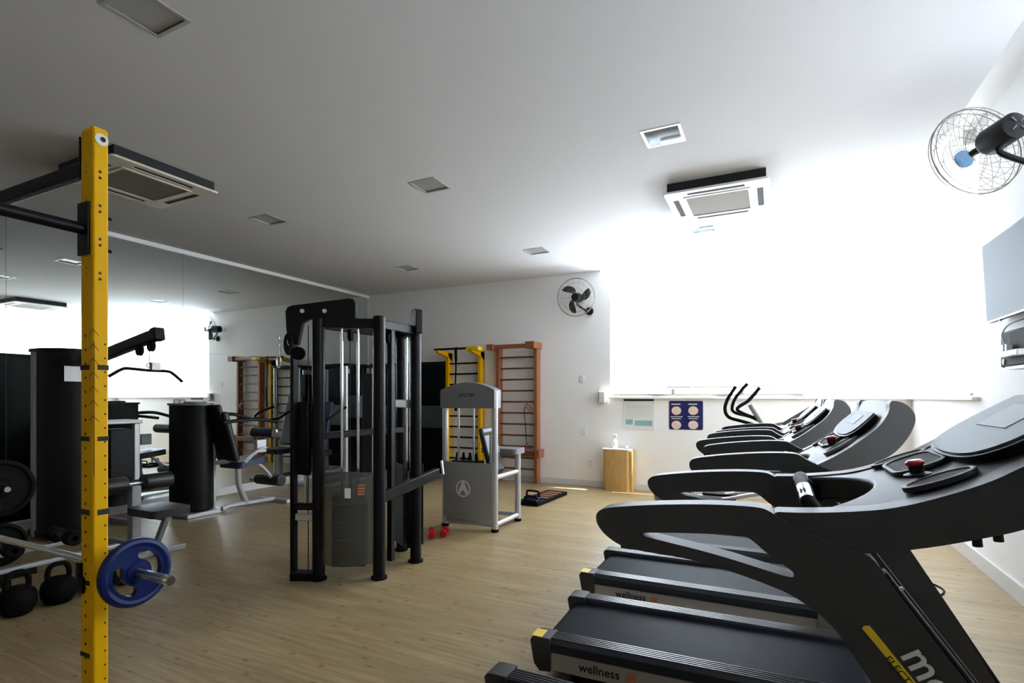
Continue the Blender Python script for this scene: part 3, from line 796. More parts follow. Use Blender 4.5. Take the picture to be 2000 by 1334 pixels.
# ================================================================== kettlebells and plate tree at the left
def kettlebell(x, y, sc_, label, rz):
    k = thing('kettlebell', label, 'kettlebell', (x, y, 0), rz, group='black kettlebells in a row on the floor')
    k.scale = (sc_, sc_, sc_)
    MB().lathe([(.055, 0), (.075, .012), (.098, .055), (.104, .10), (.095, .145), (.066, .178), (.0, .192)], 22).build('bell', 'black_rubber', k, smooth=60)
    MB().tube(smooth_path([(0, -.055, .15), (0, -.062, .20), (0, -.052, .250), (0, -.025, .272), (0, .025, .272), (0, .052, .250), (0, .062, .20), (0, .055, .15)], 5), .0165, 10).build('handle', 'black_rubber', k)
for y, s_, l, rz in ((1.44, .97, 'black kettlebell at the left edge of the picture', 0), (1.66, .99, 'black kettlebell second from the left edge in the floor row', 4), (1.88, .97, 'black kettlebell third from the left edge in the floor row', -5),
                     (2.095, .95, 'black kettlebell just left of the yellow post', 6), (2.305, .93, 'black kettlebell behind the yellow post, farthest of the row', 0)):
    kettlebell(-4.37, y, s_, l, R(rz))
def low_rack():
    t = thing('dumbbell_rack', 'low silver two rail rack on the floor behind the kettlebells', 'rack', (-4.72, 1.75, 0))
    for x, z in ((-.10, .30), (.12, .24)):
        MB().beam((x, -.75, z), (x, .62, z), .05, .03).build('rail', 'silver_paint', t, bevel=.006)
    for y in (-.6, .5):
        MB().bb(-.16, .16, y - .025, y + .025, 0, .03).build('foot', 'silver_paint', t, bevel=.005)
        MB().beam((-.10, y, .03), (-.10, y, .285), .05).build('leg', 'silver_paint', t)
        MB().beam((.12, y, .03), (.12, y, .225), .05).build('leg', 'silver_paint', t)
low_rack()
def dumbbell(loc, rz, label, m, L_, r, grp, hexa=True):
    d = thing('dumbbell', label, 'dumbbell', loc, rz, group=grp)
    MB().cyl((0, -L_ / 2, 0), (0, L_ / 2, 0), r * .33, n=12).build('grip', 'worn_chrome' if hexa else m, d)
    for s in (-1, 1):
        if hexa: MB().cyl((0, s * L_ * .24, 0), (0, s * L_ * .5, 0), r, n=14).build('head', m, d, bevel=.006)
        else: MB().lathe([(0, -r * .75), (r * .8, -r * .62), (r, 0), (r * .8, r * .62), (0, r * .75)], 16, frame((0, s * L_ * .38, 0), (1, 0, 0), (0, 0, 1))).build('head', m, d, smooth=60)
for k, l in enumerate(('black round head dumbbell at the near end of the low rack', 'black round head dumbbell in the middle of the low rack', 'black round head dumbbell at the far end of the low rack')):
    dumbbell((-4.71, 1.38 + k * .34, .372), R(90), l, 'black_rubber', .32, .055, 'dumbbells on the low rack')
dumbbell((-3.07, 4.40, .043), R(35), 'red vinyl dumbbell beside the cable tower, nearer one of the pair', 'red_vinyl', .17, .043, 'pair of red dumbbells', False)
dumbbell((-2.985, 4.50, .043), R(25), 'red vinyl dumbbell of the pair, nearer the grey machine', 'red_vinyl', .17, .043, 'pair of red dumbbells', False)
def plate_tree():
    x, y = -5.28, 1.86
    t = thing('plate_tree', 'black plate storage tree at the left edge behind the kettlebells', 'plate tree', (x, y, 0))
    MB().beam((0, 0, .04), (0, 0, 1.0), .06).build('post', 'black_paint', t, bevel=.004)
    MB().bb(-.22, .22, -.03, .03, 0, .05).build('foot', 'black_paint', t, bevel=.004)
    MB().bb(-.03, .03, -.26, .26, 0, .05).build('foot', 'black_paint', t, bevel=.004)
    for z in (.30, .72):
        MB().cyl((.03, 0, z), (.24, 0, z), .02, n=12).build('peg', 'worn_chrome', t)
    for i, (z, r, l) in enumerate(((.72, .21, 'large black rubber weight plate on the upper peg of the tree'), (.30, .16, 'smaller black rubber weight plate on the lower peg of the tree'))):
        p = thing('weight_plate', l, 'weight plate', (x + .12, y, z), group='plates on the tree')
        MB().lathe([(.026, -.03), (.06, -.03), (.07, -.018), (r * .8, -.018), (r * .86, -.032), (r * .97, -.03), (r, -.015), (r, .015), (r * .97, .03), (r * .86, .032), (r * .8, .018), (.07, .018), (.06, .03), (.026, .03), (.026, -.03)], 36, frame((0, 0, 0), (0, 1, 0), (0, 0, 1))).build('disc', 'black_rubber', p, smooth=40)
plate_tree()

# ================================================================== lat pulldown machine
def shroud(mb, cx, cy, w, d, z0, z1, n=16):
    """weight stack cover: flat back at -X, rounded towards +X"""
    pts = [(cx - d / 2, cy - w / 2)] + [(cx - d / 2 + d * .35 + d * .65 * math.sin(R(a)), cy - w / 2 * math.cos(R(a))) for a in range(0, 181, 180 // n)] + [(cx - d / 2, cy + w / 2)]
    return mb.prism(pts, 'z', z0, z1)
def lat_machine():
    X, Y = -6.38, 2.86
    t = thing('lat_pulldown_machine', 'black lat pulldown machine with angled arm beside the mirror', 'weight machine', (0, 0, 0))
    shroud(MB(), X, Y, .50, .42, .10, 1.84).build('stack_cover', 'black_plastic', t, smooth=30)
    shroud(MB(), X, Y, .53, .45, 1.84, 1.875).build('cover_lid', 'black_plastic', t, bevel=.006)
    shroud(MB(), X, Y, .54, .46, .03, .10).build('cover_base', 'black_plastic', t, bevel=.006)
    for s in (-1, 1):
        MB().bb(X - .16, X - .10, Y + s * .262 - .015, Y + s * .262 + .015, .03, 1.84).build('edge_post', 'shroud_and_shade_grey', t, bevel=.006)  # silver posts with the shadow put into their darker grey
    MB().bb(X + .2105, X + .2125, Y - .16, Y + .0, 1.55, 1.70).build('placard', 'paper', t)
    a0, a1 = Vector((X + .15, Y + .03, 1.735)), Vector((-4.99, Y + .03, 1.965))
    MB().beam(a0, a1, .08, .10).build('top_arm', 'black_paint', t, bevel=.01)
    MB().beam(a1 - Vector((.05, 0, .01)), a1 + Vector((.03, 0, .006)), .095, .115).build('arm_cap', 'black_plastic', t, bevel=.01)
    for dx in (.28, .10):
        c = a1 + Vector((-dx, 0, -.085 - dx * .18))
        MB().lathe([(0, -.012), (.052, -.012), (.045, 0), (.052, .012), (0, .012)], 20, frame(c, (1, 0, 0), (0, 0, 1))).build('pulley', 'black_rubber', t)
        MB().bb(c.x - .014, c.x + .014, c.y - .02, c.y + .02, c.z - .02, c.z + .06).build('pulley_bracket', 'black_paint', t)
    xb = a1.x - .13
    cb = Vector((xb, Y + .03, 1.66))
    MB().cyl(cb, (xb, Y + .03, 1.86), .004, n=8).build('cable', 'worn_chrome', t)
    b = MB().tube(smooth_path([(xb, Y - .30, 1.575), (xb, Y - .20, 1.64), (xb, Y - .14, 1.65), (xb, Y + .03, 1.64), (xb, Y + .18, 1.64), (xb, Y + .24, 1.62), (xb, Y + .33, 1.545)], 4), .014, 10).build('lat_bar', 'black_rubber', t)
    MB().bb(xb - .01, xb + .03, Y + .035, Y + .115, 1.645, 1.715).build('bar_tag', 'silver_panel', b, bevel=.003)
    MB().tube(arc((xb, Y + .03, 1.685), .022, 0, 360, 14, ((0, 1, 0), (0, 0, 1)))[:-1], .005, 6, closed=True).build('carabiner', 'chrome', b)
    # seat, thigh rollers and base; silver steel coloured darker to stand for shadow
    SX = -4.92
    MB().bb(X - .2, SX + .10, Y - .03, Y + .03, .0, .06).build('base_rail', 'shroud_and_shade_grey', t, bevel=.008)
    MB().bb(SX - .02, SX + .04, Y - .22, Y + .22, .0, .05).build('floor_bar', 'shroud_and_shade_grey', t, bevel=.008)
    MB().bb(SX - .42, SX - .34, Y - .04, Y + .04, .05, .58).build('seat_post', 'shroud_and_shade_grey', t, bevel=.006)
    MB().beam((SX - .06, Y, .05), (SX + .10, Y, .325), .045).build('seat_brace', 'shroud_and_shade_grey', t, bevel=.006)
    MB().prism(rrect(.42, .34, .05), 'z', .36, .425, mtx=Matrix.Translation((SX, Y, 0))).build('seat_pad', 'pad_leather', t, bevel=.018, seg=3)
    MB().bb(SX - .36, SX + .14, Y - .03, Y + .03, .31, .36).build('seat_frame', 'shroud_and_shade_grey', t, bevel=.005)
    MB().cyl((SX - .38, Y - .34, .60), (SX - .38, Y + .34, .60), .016, n=12).build('roller_axle', 'worn_chrome', t)
    for s in (-1, 1):
        MB().cyl((SX - .38, Y + s * .07, .60), (SX - .38, Y + s * .33, .60), .075, n=20).build('thigh_roller', 'pad_leather', t, bevel=.015, seg=3)
lat_machine()

# ================================================================== seated leg machine with its own stack
def leg_machine():
    t = thing('seated_leg_curl_machine', 'black and silver seated leg machine with padded rollers near the mirror', 'weight machine', (0, 0, 0))
    X, Y = -6.20, 4.02
    shroud(MB(), X, Y, .40, .36, .06, 1.30).build('stack_cover', 'black_plastic', t, smooth=30)
    shroud(MB(), X, Y, .43, .39, 1.30, 1.325).build('cover_lid', 'grey_plastic', t, bevel=.006)
    MB().prism(ellipse(X, Y, .10, .13), 'z', 1.325, 1.345).build('lid_cap', 'grey_plastic', t, bevel=.005)
    MB().bb(X - .06, X + .06, Y + .19, Y + .225, .04, 1.30).build('edge_post', 'silver_paint', t, bevel=.008)
    MB().bb(X - .2, X + .2, Y - .22, Y + .26, .0, .05).build('base_plate', 'silver_paint', t, bevel=.008)
    sx, sy = -6.0, 4.45
    MB().tube(smooth_path([(sx, Y + .2, .04), (sx, sy - .1, .06), (sx, sy + .3, .05), (sx, sy + .52, .04)]), .03, 10).build('base_rail', 'silver_paint', t)
    MB().bb(sx - .26, sx + .26, sy + .50, sy + .56, .0, .05).build('floor_bar', 'silver_paint', t, bevel=.008)
    MB().tube(smooth_path([(sx, sy + .10, .06), (sx, sy, .30), (sx, sy - .02, .52), (sx, sy - .12, .80)]), .035, 10).build('frame_mast', 'silver_paint', t)
    MB().prism(rrect(.40, .42, .06), 'z', .55, .63, mtx=Matrix.Translation((sx, sy + .12, 0)) @ Matrix.Rotation(R(6), 4, 'X')).build('seat_pad', 'navy_leather', t, bevel=.02, seg=3)
    MB().box((0, 0, 0), (.36, .62, .08), frame((sx, sy - .22, .92), (1, 0, 0), (0, -.26, .97))).build('back_pad', 'pad_leather', t, bevel=.03, seg=3)
    MB().box((0, 0, 0), (.26, .18, .07), frame((sx, sy - .33, 1.22), (1, 0, 0), (0, -.26, .97))).build('head_pad', 'pad_leather', t, bevel=.03, seg=3)
    MB().tube(smooth_path([(sx + .20, sy - .36, 1.10), (sx + .22, sy + .05, 1.12), (sx + .22, sy + .38, 1.08)]), .022, 10).build('lever_arm', 'black_paint', t)
    MB().tube(smooth_path([(sx - .20, sy - .32, 1.16), (sx - .21, sy + .05, 1.18), (sx - .21, sy + .34, 1.10)]), .022, 10).build('lever_arm', 'black_paint', t)
    MB().cyl((sx - .24, sy + .36, .96), (sx + .24, sy + .36, .96), .018, n=10).build('roller_axle', 'worn_chrome', t)
    MB().cyl((sx - .20, sy + .36, .93), (sx + .22, sy + .36, .93), .068, n=20).build('thigh_roller', 'pad_leather', t, bevel=.015, seg=3)
    MB().tube(smooth_path([(sx + .12, sy + .05, .60), (sx + .12, sy + .22, .52), (sx + .10, sy + .40, .34)]), .024, 10).build('leg_lever', 'silver_paint', t)
    MB().cyl((sx - .22, sy + .44, .31), (sx + .24, sy + .44, .31), .075, n=20).build('ankle_roller', 'pad_leather', t, bevel=.015, seg=3)
    MB().tube(smooth_path([(sx + .24, sy - .10, .60), (sx + .25, sy + .08, .74), (sx + .25, sy + .20, .76)]), .016, 10).build('side_handle', 'worn_chrome', t)
    MB().bb(sx + .14, sx + .20, sy + .10, sy + .24, .70, .86).build('handle_frame', 'silver_paint', t, bevel=.008)
    MB().tube([(X + .1, Y + .18, .60), (sx + .05, sy - .10, .62)], .03, 10).build('link_bar', 'silver_paint', t)
leg_machine()
def small_stack():
    t = thing('seated_row_machine', 'low weight stack machine with silver corner post right behind the yellow post', 'weight machine', (0, 0, 0))
    X, Y = -6.60, 3.38
    MB().bb(X - .15, X + .13, Y - .13, Y + .11, .20, 1.04).build('stack_cover', 'black_plastic', t, bevel=.008)
    MB().bb(X + .07, X + .13, Y + .112, Y + .175, .0, 1.10).build('corner_post', 'silver_paint', t, bevel=.01)
    MB().bb(X - .15, X - .09, Y - .19, Y - .132, .0, 1.10).build('corner_post', 'silver_paint', t, bevel=.01)
    MB().bb(X - .17, X + .15, Y - .2, Y + .19, 1.10, 1.14).build('top_plate', 'silver_panel', t, bevel=.006)
    MB().bb(X - .17, X + .30, Y - .03, Y + .03, .0, .05).build('base_rail', 'silver_paint', t, bevel=.006)
    MB().cyl((X + .30, Y - .2, .42), (X + .30, Y + .2, .42), .07, n=18).build('foot_roller', 'pad_leather', t, bevel=.012)
    MB().bb(X + .27, X + .33, Y - .03, Y + .03, .05, .40).build('roller_post', 'silver_paint', t, bevel=.005)
small_stack()

# ================================================================== cable crossover tower
def cable_tower():
    t = thing('cable_tower', 'tall black cable crossover tower with smoky stack guard in the middle', 'weight machine', (0, 0, 0))
    P0, P1, P2, P3, P4 = [Vector(p) for p in ((-3.315, 2.925, 0), (-3.135, 3.0, 0), (-2.735, 3.225, 0), (-2.735, 3.69, 0), (-3.06, 3.91, 0))]
    up = lambda p, z: Vector((p.x, p.y, z))
    for p, zt in ((P1, 2.0), (P2, 2.02), (P3, 2.0), (P4, 2.03)):
        c = MB().cyl(up(p, .012), up(p, zt), .047, n=20).build('column', 'black_paint', t, bevel=.004)
        MB().cyl(up(p, 0), up(p, .02), .062, n=20).build('foot_flange', 'black_rubber', c, bevel=.004)
    MB().beam(up(P0, .04), up(P0, 1.95), .036, .045).build('rail_column', 'black_paint', t, bevel=.004)
    d = (P2 - P0); d.z = 0; d.normalize(); n = Vector((d.y, -d.x, 0))          # n faces the camera side
    MB().beam(up(P0, .03) - d * .01, up(P1, .03), .10, .06).build('base_plate', 'black_paint', t, bevel=.004)
    fm = lambda o: frame(o, d, (0, 0, 1), n)
    plate = [(-.055, 2.055), (-.04, 2.085), (.0, 2.10), (.43, 2.155), (.465, 2.145), (.48, 2.11), (.48, 1.985), (.47, 1.965), (.33, 1.955), (.25, 2.0), (.12, 1.995), (.075, 1.97), (.06, 1.90), (.04, 1.80), (-.035, 1.80), (-.05, 1.93)]
    MB().prism([(s, z) for s, z in plate], 'z', -.03, .03, mtx=fm(P0)).build('pulley_plate', 'black_plastic', t, bevel=.008, seg=3)
    for s in (.075, .245):
        o = P0 + d * s
        MB().cyl(up(o, 2.055) + n * .03, up(o, 2.055) + n * .038, .016, n=14).build('bolt_cap', 'white_plastic', t)
    # adjustable pulley with chain and clip
    o = up(P0, 1.80) + n * .05 - d * .02
    MB().prism(ellipse(0, 0, .035, .085), 'z', -.014, .014, holes=[ellipse(0, .02, .016, .03)], mtx=fm(o)).build('pulley_arm', 'black_paint', t, bevel=.003)
    MB().lathe([(0, -.014), (.05, -.014), (.042, 0), (.05, .014), (0, .014)], 20, frame(up(P0, 1.73) + d * .05 + n * .04, d, (0, 0, 1))).build('pulley', 'black_rubber', t)
    ch = MB()
    for k in range(5):
        c = up(P0, 1.845 - k * .028) + n * .05 - d * .085
        ax = (d, Vector((0, 0, 1))) if k % 2 else (n, Vector((0, 0, 1)))
        ch.tube([c + ax[0] * (.008 * math.cos(R(a))) + ax[1] * (.02 * math.sin(R(a))) for a in range(0, 360, 36)], .0032, 6, closed=True)
    ch.build('chain', 'worn_chrome', t, kind='stuff')
    c = up(P0, 1.665) + n * .05 - d * .095
    MB().tube([c + d * (.016 * math.cos(R(a))) + Vector((0, 0, .045 * math.sin(R(a)))) for a in range(0, 360, 24)], .005, 8, closed=True).build('carabiner', 'worn_chrome', t)
    # front stack: guide rods, plates, smoky guard
    q = (P2 - P1); q.z = 0; L_ = q.length; q.normalize(); m = Vector((q.y, -q.x, 0)); mid = (P1 + P2) / 2 - m * .03
    for s in (-.062, .062):
        MB().cyl(up(mid + q * s, .08), up(mid + q * s, 1.985), .011, n=12).build('guide_rod', 'chrome', t)
    for k in range(14):
        z = .10 + k * .034
        MB().box((0, 0, 0), (.25, .10, .031), frame(up(mid, z + .0155), q, -m)).build('weight_slab', 'black_paint', t)
    MB().cyl(up(mid, .58), up(mid, .80), .012, n=10).build('selector_stem', 'chrome', t)
    MB().box((0, 0, 0), (.25, .08, .05), frame(up(mid, .615), q, -m)).build('stack_top', 'black_paint', t, bevel=.004)
    def guard(i, j):
        s = (i - .5) * 2
        p = (P1 + P2) / 2 + q * (s * (L_ / 2 - .035)) + m * (.045 + .075 * (1 - s * s))
        return up(p, .13 + .69 * j + (.02 * (1 - s * s) if j > .99 else 0))
    g = MB().grid(guard, 16, 4, thick=-m * .006).build('stack_guard', 'smoky_acrylic', t, smooth=60)
    c = (P1 + P2) / 2 + m * .1215 + q * .02
    MB().box((0, 0, 0), (.045, .002, .075), frame(up(c, .68), q, -m)).build('label_sticker', 'paper', g, bevel=.001)
    c = (P1 + P2) / 2 + m * .105 + q * .115
    for k in range(4):
        MB().box((0, 0, 0), (.05, .002, .012), frame(up(c, .735 - k * .022), q, -m)).build('warning_print', 'orange_ink', g)
    # side cover between rail and first column
    MB().beam(up(P0 + d * .08, .80), up(P0 + d * .08, 1.36), .11, .04).build('side_cover', 'black_plastic', t, bevel=.006)
    MB().cyl(up(P0 + d * .11, .06), up(P0 + d * .11, 1.95), .0035, n=6).build('cable', 'ink', t)
    MB().cyl(up(P0 + d * .09, .55), up(P0 + d * .09, .80), .013, n=10).build('guide_rod', 'worn_chrome', t)
    MB().beam(up(P0 + d * .02, .56), up(P1, .56), .06, .05).build('cross_block', 'black_paint', t, bevel=.004)
    MB().beam(up(P0 + d * .02, .48), up(P1, .48), .05, .05).build('cross_block', 'silver_panel', t, bevel=.004)
    # rear station
    r = (P3 - P4); r.z = 0; L2 = r.length; r.normalize(); w = Vector((-r.y, r.x, 0)); mid2 = (P3 + P4) / 2
    for s in (-.05, .05):
        MB().cyl(up(mid2 + r * s, .08), up(mid2 + r * s, 1.98), .011, n=12).build('guide_rod', 'chrome', t)
    for k in range(14):
        MB().box((0, 0, 0), (.22, .10, .031), frame(up(mid2, .1155 + k * .034), r, w)).build('weight_slab', 'black_paint', t)
    MB().box((0, 0, 0), (.27, .012, .70), frame(up(mid2 - w * .085, .47), r, w)).build('rear_guard', 'black_plastic', t, bevel=.004)
    MB().box((0, 0, 0), (.27, .012, .70), frame(up(mid2 + w * .085, .47), r, w)).build('rear_guard', 'black_plastic', t, bevel=.004)
    MB().box((0, 0, 0), (.30, .10, .07), frame(up(mid2 - w * .02, 1.34), r, w)).build('stack_bracket', 'silver_panel', t, bevel=.006)
    pl2 = [(-.06, 1.93), (-.06, 2.12), (-.02, 2.14), (.05, 2.14), (.12, 2.04), (.40, 2.02), (.42, 1.93)]
    MB().prism(pl2, 'z', -.03, .03, mtx=frame(up(P3, 0) + r * .03, -r, (0, 0, 1))).build('pulley_plate', 'black_plastic', t, bevel=.008, seg=3)
    for a, b, z in ((P1, P4, 1.96), (P2, P3, 1.96), (P1, P2, 1.965)):
        MB().beam(up(a, z), up(b, z), .05, .07).build('top_beam', 'black_paint', t, bevel=.006)
    MB().beam(up(P1, 1.10), up(P4, 1.10), .09, .05).build('side_beam', 'black_paint', t, bevel=.006)
    MB().beam(up(P2, .62), up(P3 + Vector((.03, .28, 0)), .72), .06, .09).build('lower_arm', 'black_paint', t, bevel=.008)
    MB().cyl(up(P3 + Vector((.05, .34, 0)), .70), up(P3 + Vector((.02, .36, 0)), .82), .012, n=10).build('arm_handle', 'worn_chrome', t)
    MB().lathe([(0, -.014), (.05, -.014), (.042, 0), (.05, .014), (0, .014)], 20, frame(up(mid, 1.88) - m * .02, m, (0, 0, 1), q)).build('pulley', 'black_rubber', t)
    MB().lathe([(0, -.014), (.05, -.014), (.042, 0), (.05, .014), (0, .014)], 20, frame(up(P2 + (P3 - P2) * .3, 1.86), (0, 1, 0), (0, 0, 1))).build('pulley', 'black_rubber', t)
    MB().cyl(up(mid, .80), up(mid, 1.86), .0035, n=6).build('cable', 'ink', t)
    c = P2 + (P3 - P2) * .30
    MB().beam(up(c, .10), up(c, 1.93), .045, .045).build('inner_post', 'black_paint', t, bevel=.004)
cable_tower()

# ================================================================== grey weight machine
def grey_machine():
    x0, x1, y0, y1 = -3.215, -2.605, 4.87, 5.42
    t = thing('grey_weight_machine', 'silver framed weight machine with grey shroud and round white emblem', 'weight machine', (0, 0, 0))
    for x, y, z in ((x0, y0, 1.45), (x1, y0, 1.46), (x1, y1, .76), (x0, y1, .76)):
        p = MB().cyl((x, y, .02), (x, y, z), .033, n=18).build('frame_post', 'silver_paint', t, bevel=.006)
        MB().cyl((x, y, 0), (x, y, .03), .04, n=18).build('rubber_foot', 'black_rubber', p, bevel=.004)
    for z in (.07, .56):
        for x in (x0, x1):
            MB().cyl((x, y0, z), (x, y1, z), .026, n=14).build('side_tube', 'silver_paint', t)
    MB().cyl((x0, y0, .07), (x1, y0, .07), .026, n=14).build('cross_tube', 'silver_paint', t)
    MB().cyl((x0, y1, .07), (x1, y1, .07), .026, n=14).build('cross_tube', 'silver_paint', t)
    hood = [(x0 - .035, 1.28), (x0 - .035, 1.47)] + [(x0 + .04 + (x1 - x0 - .08) * k / 10, 1.50 + .055 * math.sin(math.pi * k / 10)) for k in range(11)] + [(x1 + .02, 1.47), (x1 + .02, 1.28)]
    h = MB().prism(hood, 'y', y0 - .05, y0 + .10).build('hood', 'grey_plastic', t, bevel=.012, seg=3)
    text('lettering', 'AXCTIM', .052, frame(((x0 + x1) / 2 - .01, y0 - .0515, 1.415), (1, 0, 0), (0, 0, 1)), 'ink', h)
    def sh(i, j):
        s = (i - .5) * 2
        return Vector(((x0 + x1) / 2 + s * .30, y0 - .045 - .035 * (1 - s * s), .11 + .60 * j))
    g = MB().grid(sh, 14, 2, thick=(0, .012, 0)).build('front_shroud', 'shroud_and_shade_grey', t, smooth=60)
    ce = ((x0 + x1) / 2 - .03, y0 - .082, .435)
    fm = frame(ce, (1, 0, 0), (0, 0, 1))
    MB().prism(ellipse(0, 0, .088, .088, 32), 'z', 0, .0025, holes=[ellipse(0, 0, .074, .074, 32)], mtx=fm).build('emblem_ring', 'paper', g)
    text('emblem_letter', 'A', .155, fm @ Matrix.Translation((0, .004, .001)), 'paper', g, bold=.009)
    for x in (x0 + .15, x0 + .34):
        MB().cyl((x, y0 + .03, .12), (x, y0 + .03, 1.30), .012, n=12).build('guide_rod', 'chrome', t)
    for k in range(15):
        MB().bb(x0 + .09, x0 + .42, y0 - .01, y0 + .11, .12 + k * .04, .157 + k * .04).build('weight_slab', 'black_paint', t)
    for x in (x0 + .12, x0 + .20, x0 + .28, x0 + .36):
        MB().cyl((x, y0 + .05, .72), (x, y0 + .05, .80), .022, .012, n=10).build('stack_knob', 'black_rubber', t)
    MB().box((0, 0, 0), (.06, .30, .50), frame((x1 - .17, y0 + .24, .82), (1, 0, .28), (0, 1, 0))).build('back_pad', 'pad_leather', t, bevel=.025, seg=3)
    MB().tube([(x1 - .10, y0 + .10, .70), (x1 - .10, y0 + .10, 1.0)], .018, 10).build('adjust_post', 'silver_paint', t)
    MB().tube([(x1 - .19, y0 + .10, 1.0), (x1 - .03, y0 + .10, 1.03)], .018, 10).build('adjust_handle', 'white_plastic', t)
    MB().prism(rrect(.46, .26, .05), 'z', .76, .82, mtx=Matrix.Translation((x1 - .19, y1, 0))).build('bench_pad', 'grey_plastic', t, bevel=.015, seg=3)
    MB().bb(x0 + .05, x1 - .3, y0 + .2, y1 - .1, .06, .09).build('step_plate', 'black_plastic', t, bevel=.004)
grey_machine()

# ================================================================== dark press machine in the far corner
def press_machine():
    t = thing('chest_press_machine', 'dark press machine with navy back pad in the far mirror corner', 'weight machine', (0, 0, 0))
    X, Y = -6.52, 6.85
    for x in (X - .28, X + .28):
        for y in (Y - .30, Y + .34):
            MB().cyl((x, y, 0), (x, y, 1.90), .035, n=14).build('frame_post', 'silver_paint', t)
    MB().bb(X - .33, X + .33, Y - .34, Y + .38, 1.90, 1.94).build('top_frame', 'black_paint', t, bevel=.008)
    MB().bb(X - .05, X + .30, Y + .05, Y + .30, .05, 1.80).build('stack_cover', 'black_plastic', t, bevel=.008)
    MB().bb(X - .06, X + .31, Y - .02, Y + .045, 1.05, 1.42).build('info_panel', 'teal_panel', t, bevel=.004)
    MB().box((0, 0, 0), (.30, .09, .75), frame((X - .16, Y - .36, .95), (1, 0, 0), (0, .97, -.2))).build('back_pad', 'navy_leather', t, bevel=.03, seg=3)
    MB().prism(rrect(.40, .42, .06), 'z', .46, .54, mtx=Matrix.Translation((X - .12, Y - .58, 0))).build('seat_pad', 'pad_leather', t, bevel=.02, seg=3)
    MB().bb(X - .16, X - .08, Y - .6, Y - .52, 0, .46).build('seat_post', 'silver_paint', t)
    for s in (-1, 1):
        MB().tube(smooth_path([(X + s * .28, Y - .25, 1.25), (X + s * .33, Y - .55, 1.15), (X + s * .30, Y - .72, 1.05), (X + s * .16, Y - .74, 1.04)]), .02, 10).build('press_arm', 'black_paint', t)
        MB().bb(X + s * .28 - .03, X + s * .28 + .03, Y - .8, Y + .36, 0, .05).build('base_rail', 'silver_paint', t, bevel=.006)
    MB().bb(X - .3, X + .3, Y - .8, Y - .74, 0, .05).build('floor_bar', 'silver_paint', t, bevel=.006)
press_machine()
# ================================================================== wall bars
def wall_bars(label, x0, x1, post_m, rung_m, top_z, yellow):
    t = thing('wall_bars', label, 'wall bars', (0, 0, 0))
    for x in (x0, x1):
        MB().bb(x - .03, x + .03, YB - .15, YB - .02, 0, top_z - .03).build('side_post', post_m, t, bevel=.005)
    k = 0; z = top_z - .22
    while z > .12:
        MB().prism(ellipse(YB - .10, z, .02, .015, 12), 'x', x0 + .02, x1 - .02).build('rung', rung_m, t, smooth=60)
        z -= .183
    return t
tb = wall_bars('reddish brown wooden wall bars on the back wall', -4.15, -3.46, 'red_wood', 'rung_wood', 2.27, False)
MB().bb(-4.27, -3.50, YB - .30, YB - .16, 2.19, 2.25).build('top_ledge', 'red_wood', tb, bevel=.006)
MB().bb(-3.56, -3.40, YB - .34, YB - .02, 2.17, 2.28).build('ledge_bracket', 'red_wood', tb, bevel=.006)
MB().bb(-4.26, -4.14, YB - .34, YB - .02, 2.17, 2.26).build('ledge_bracket', 'red_wood', tb, bevel=.006)
MB().bb(-4.10, -3.38, YB - .22, YB - .15, .44, .53).build('lower_step', 'rung_wood', tb, bevel=.006)
MB().bb(-3.44, -3.36, YB - .23, YB - .02, .42, .55).build('step_bracket', 'red_wood', tb, bevel=.006)
ty = wall_bars('yellow framed wall bars with black rungs and pull-up bar', -5.15, -4.50, 'yellow_paint', 'black_paint', 2.20, True)
for x in (-5.15, -4.50):
    MB().prism([(YB - .02, 2.19), (YB - .46, 2.19), (YB - .46, 2.15), (YB - .12, 2.08), (YB - .02, 2.0)], 'x', x - .03, x + .03).build('bar_arm', 'yellow_paint', ty, bevel=.004)
MB().cyl((-5.22, YB - .43, 2.205), (-4.42, YB - .43, 2.205), .018, n=12).build('pull_up_bar', 'black_paint', ty)
MB().bb(-4.58, -4.34, YB - .46, YB - .30, 2.16, 2.23).build('arm_sleeve', 'yellow_sticker', ty, bevel=.006)
st = thing('resistance_band', 'long black resistance band hanging from the yellow pull-up bar', 'strap', (0, 0, 0))
MB().grid(lambda i, j: Vector((-4.78 + (i - .5) * .05 * (1 if j < .2 or j > .6 else .5), YB - .455 + .01 * math.sin(j * 7), 2.215 - 1.05 * j)), 3, 16, thick=(0, .006, 0)).build('band', 'black_rubber', st)
MB().tube(arc((-4.78, YB - .43, 2.205), .024, 0, 360, 12, ((0, 1, 0), (0, 0, 1)))[:-1], .006, 8, closed=True).build('loop', 'black_rubber', st)
tu = thing('tubing_band', 'thin exercise tube with red handles hung on the brown wall bars', 'strap', (0, 0, 0))
pth = [atY(u, v, YB - .14) for u, v in ((1030, 787), (1024, 800), (1026, 830), (1028, 862), (1029, 868))]
MB().tube(smooth_path(pth), .006, 8).build('tube', 'black_rubber', tu)
MB().tube([atY(u, v, YB - .145) for u, v in ((1029, 788), (1040, 800), (1036, 804), (1026, 792))], .009, 8, closed=True).build('handle', 'red_wood', tu)
MB().tube([atY(u, v, YB - .145) for u, v in ((1029, 867), (1020, 876), (1038, 876))], .010, 8, closed=True).build('handle', 'red_vinyl', tu)

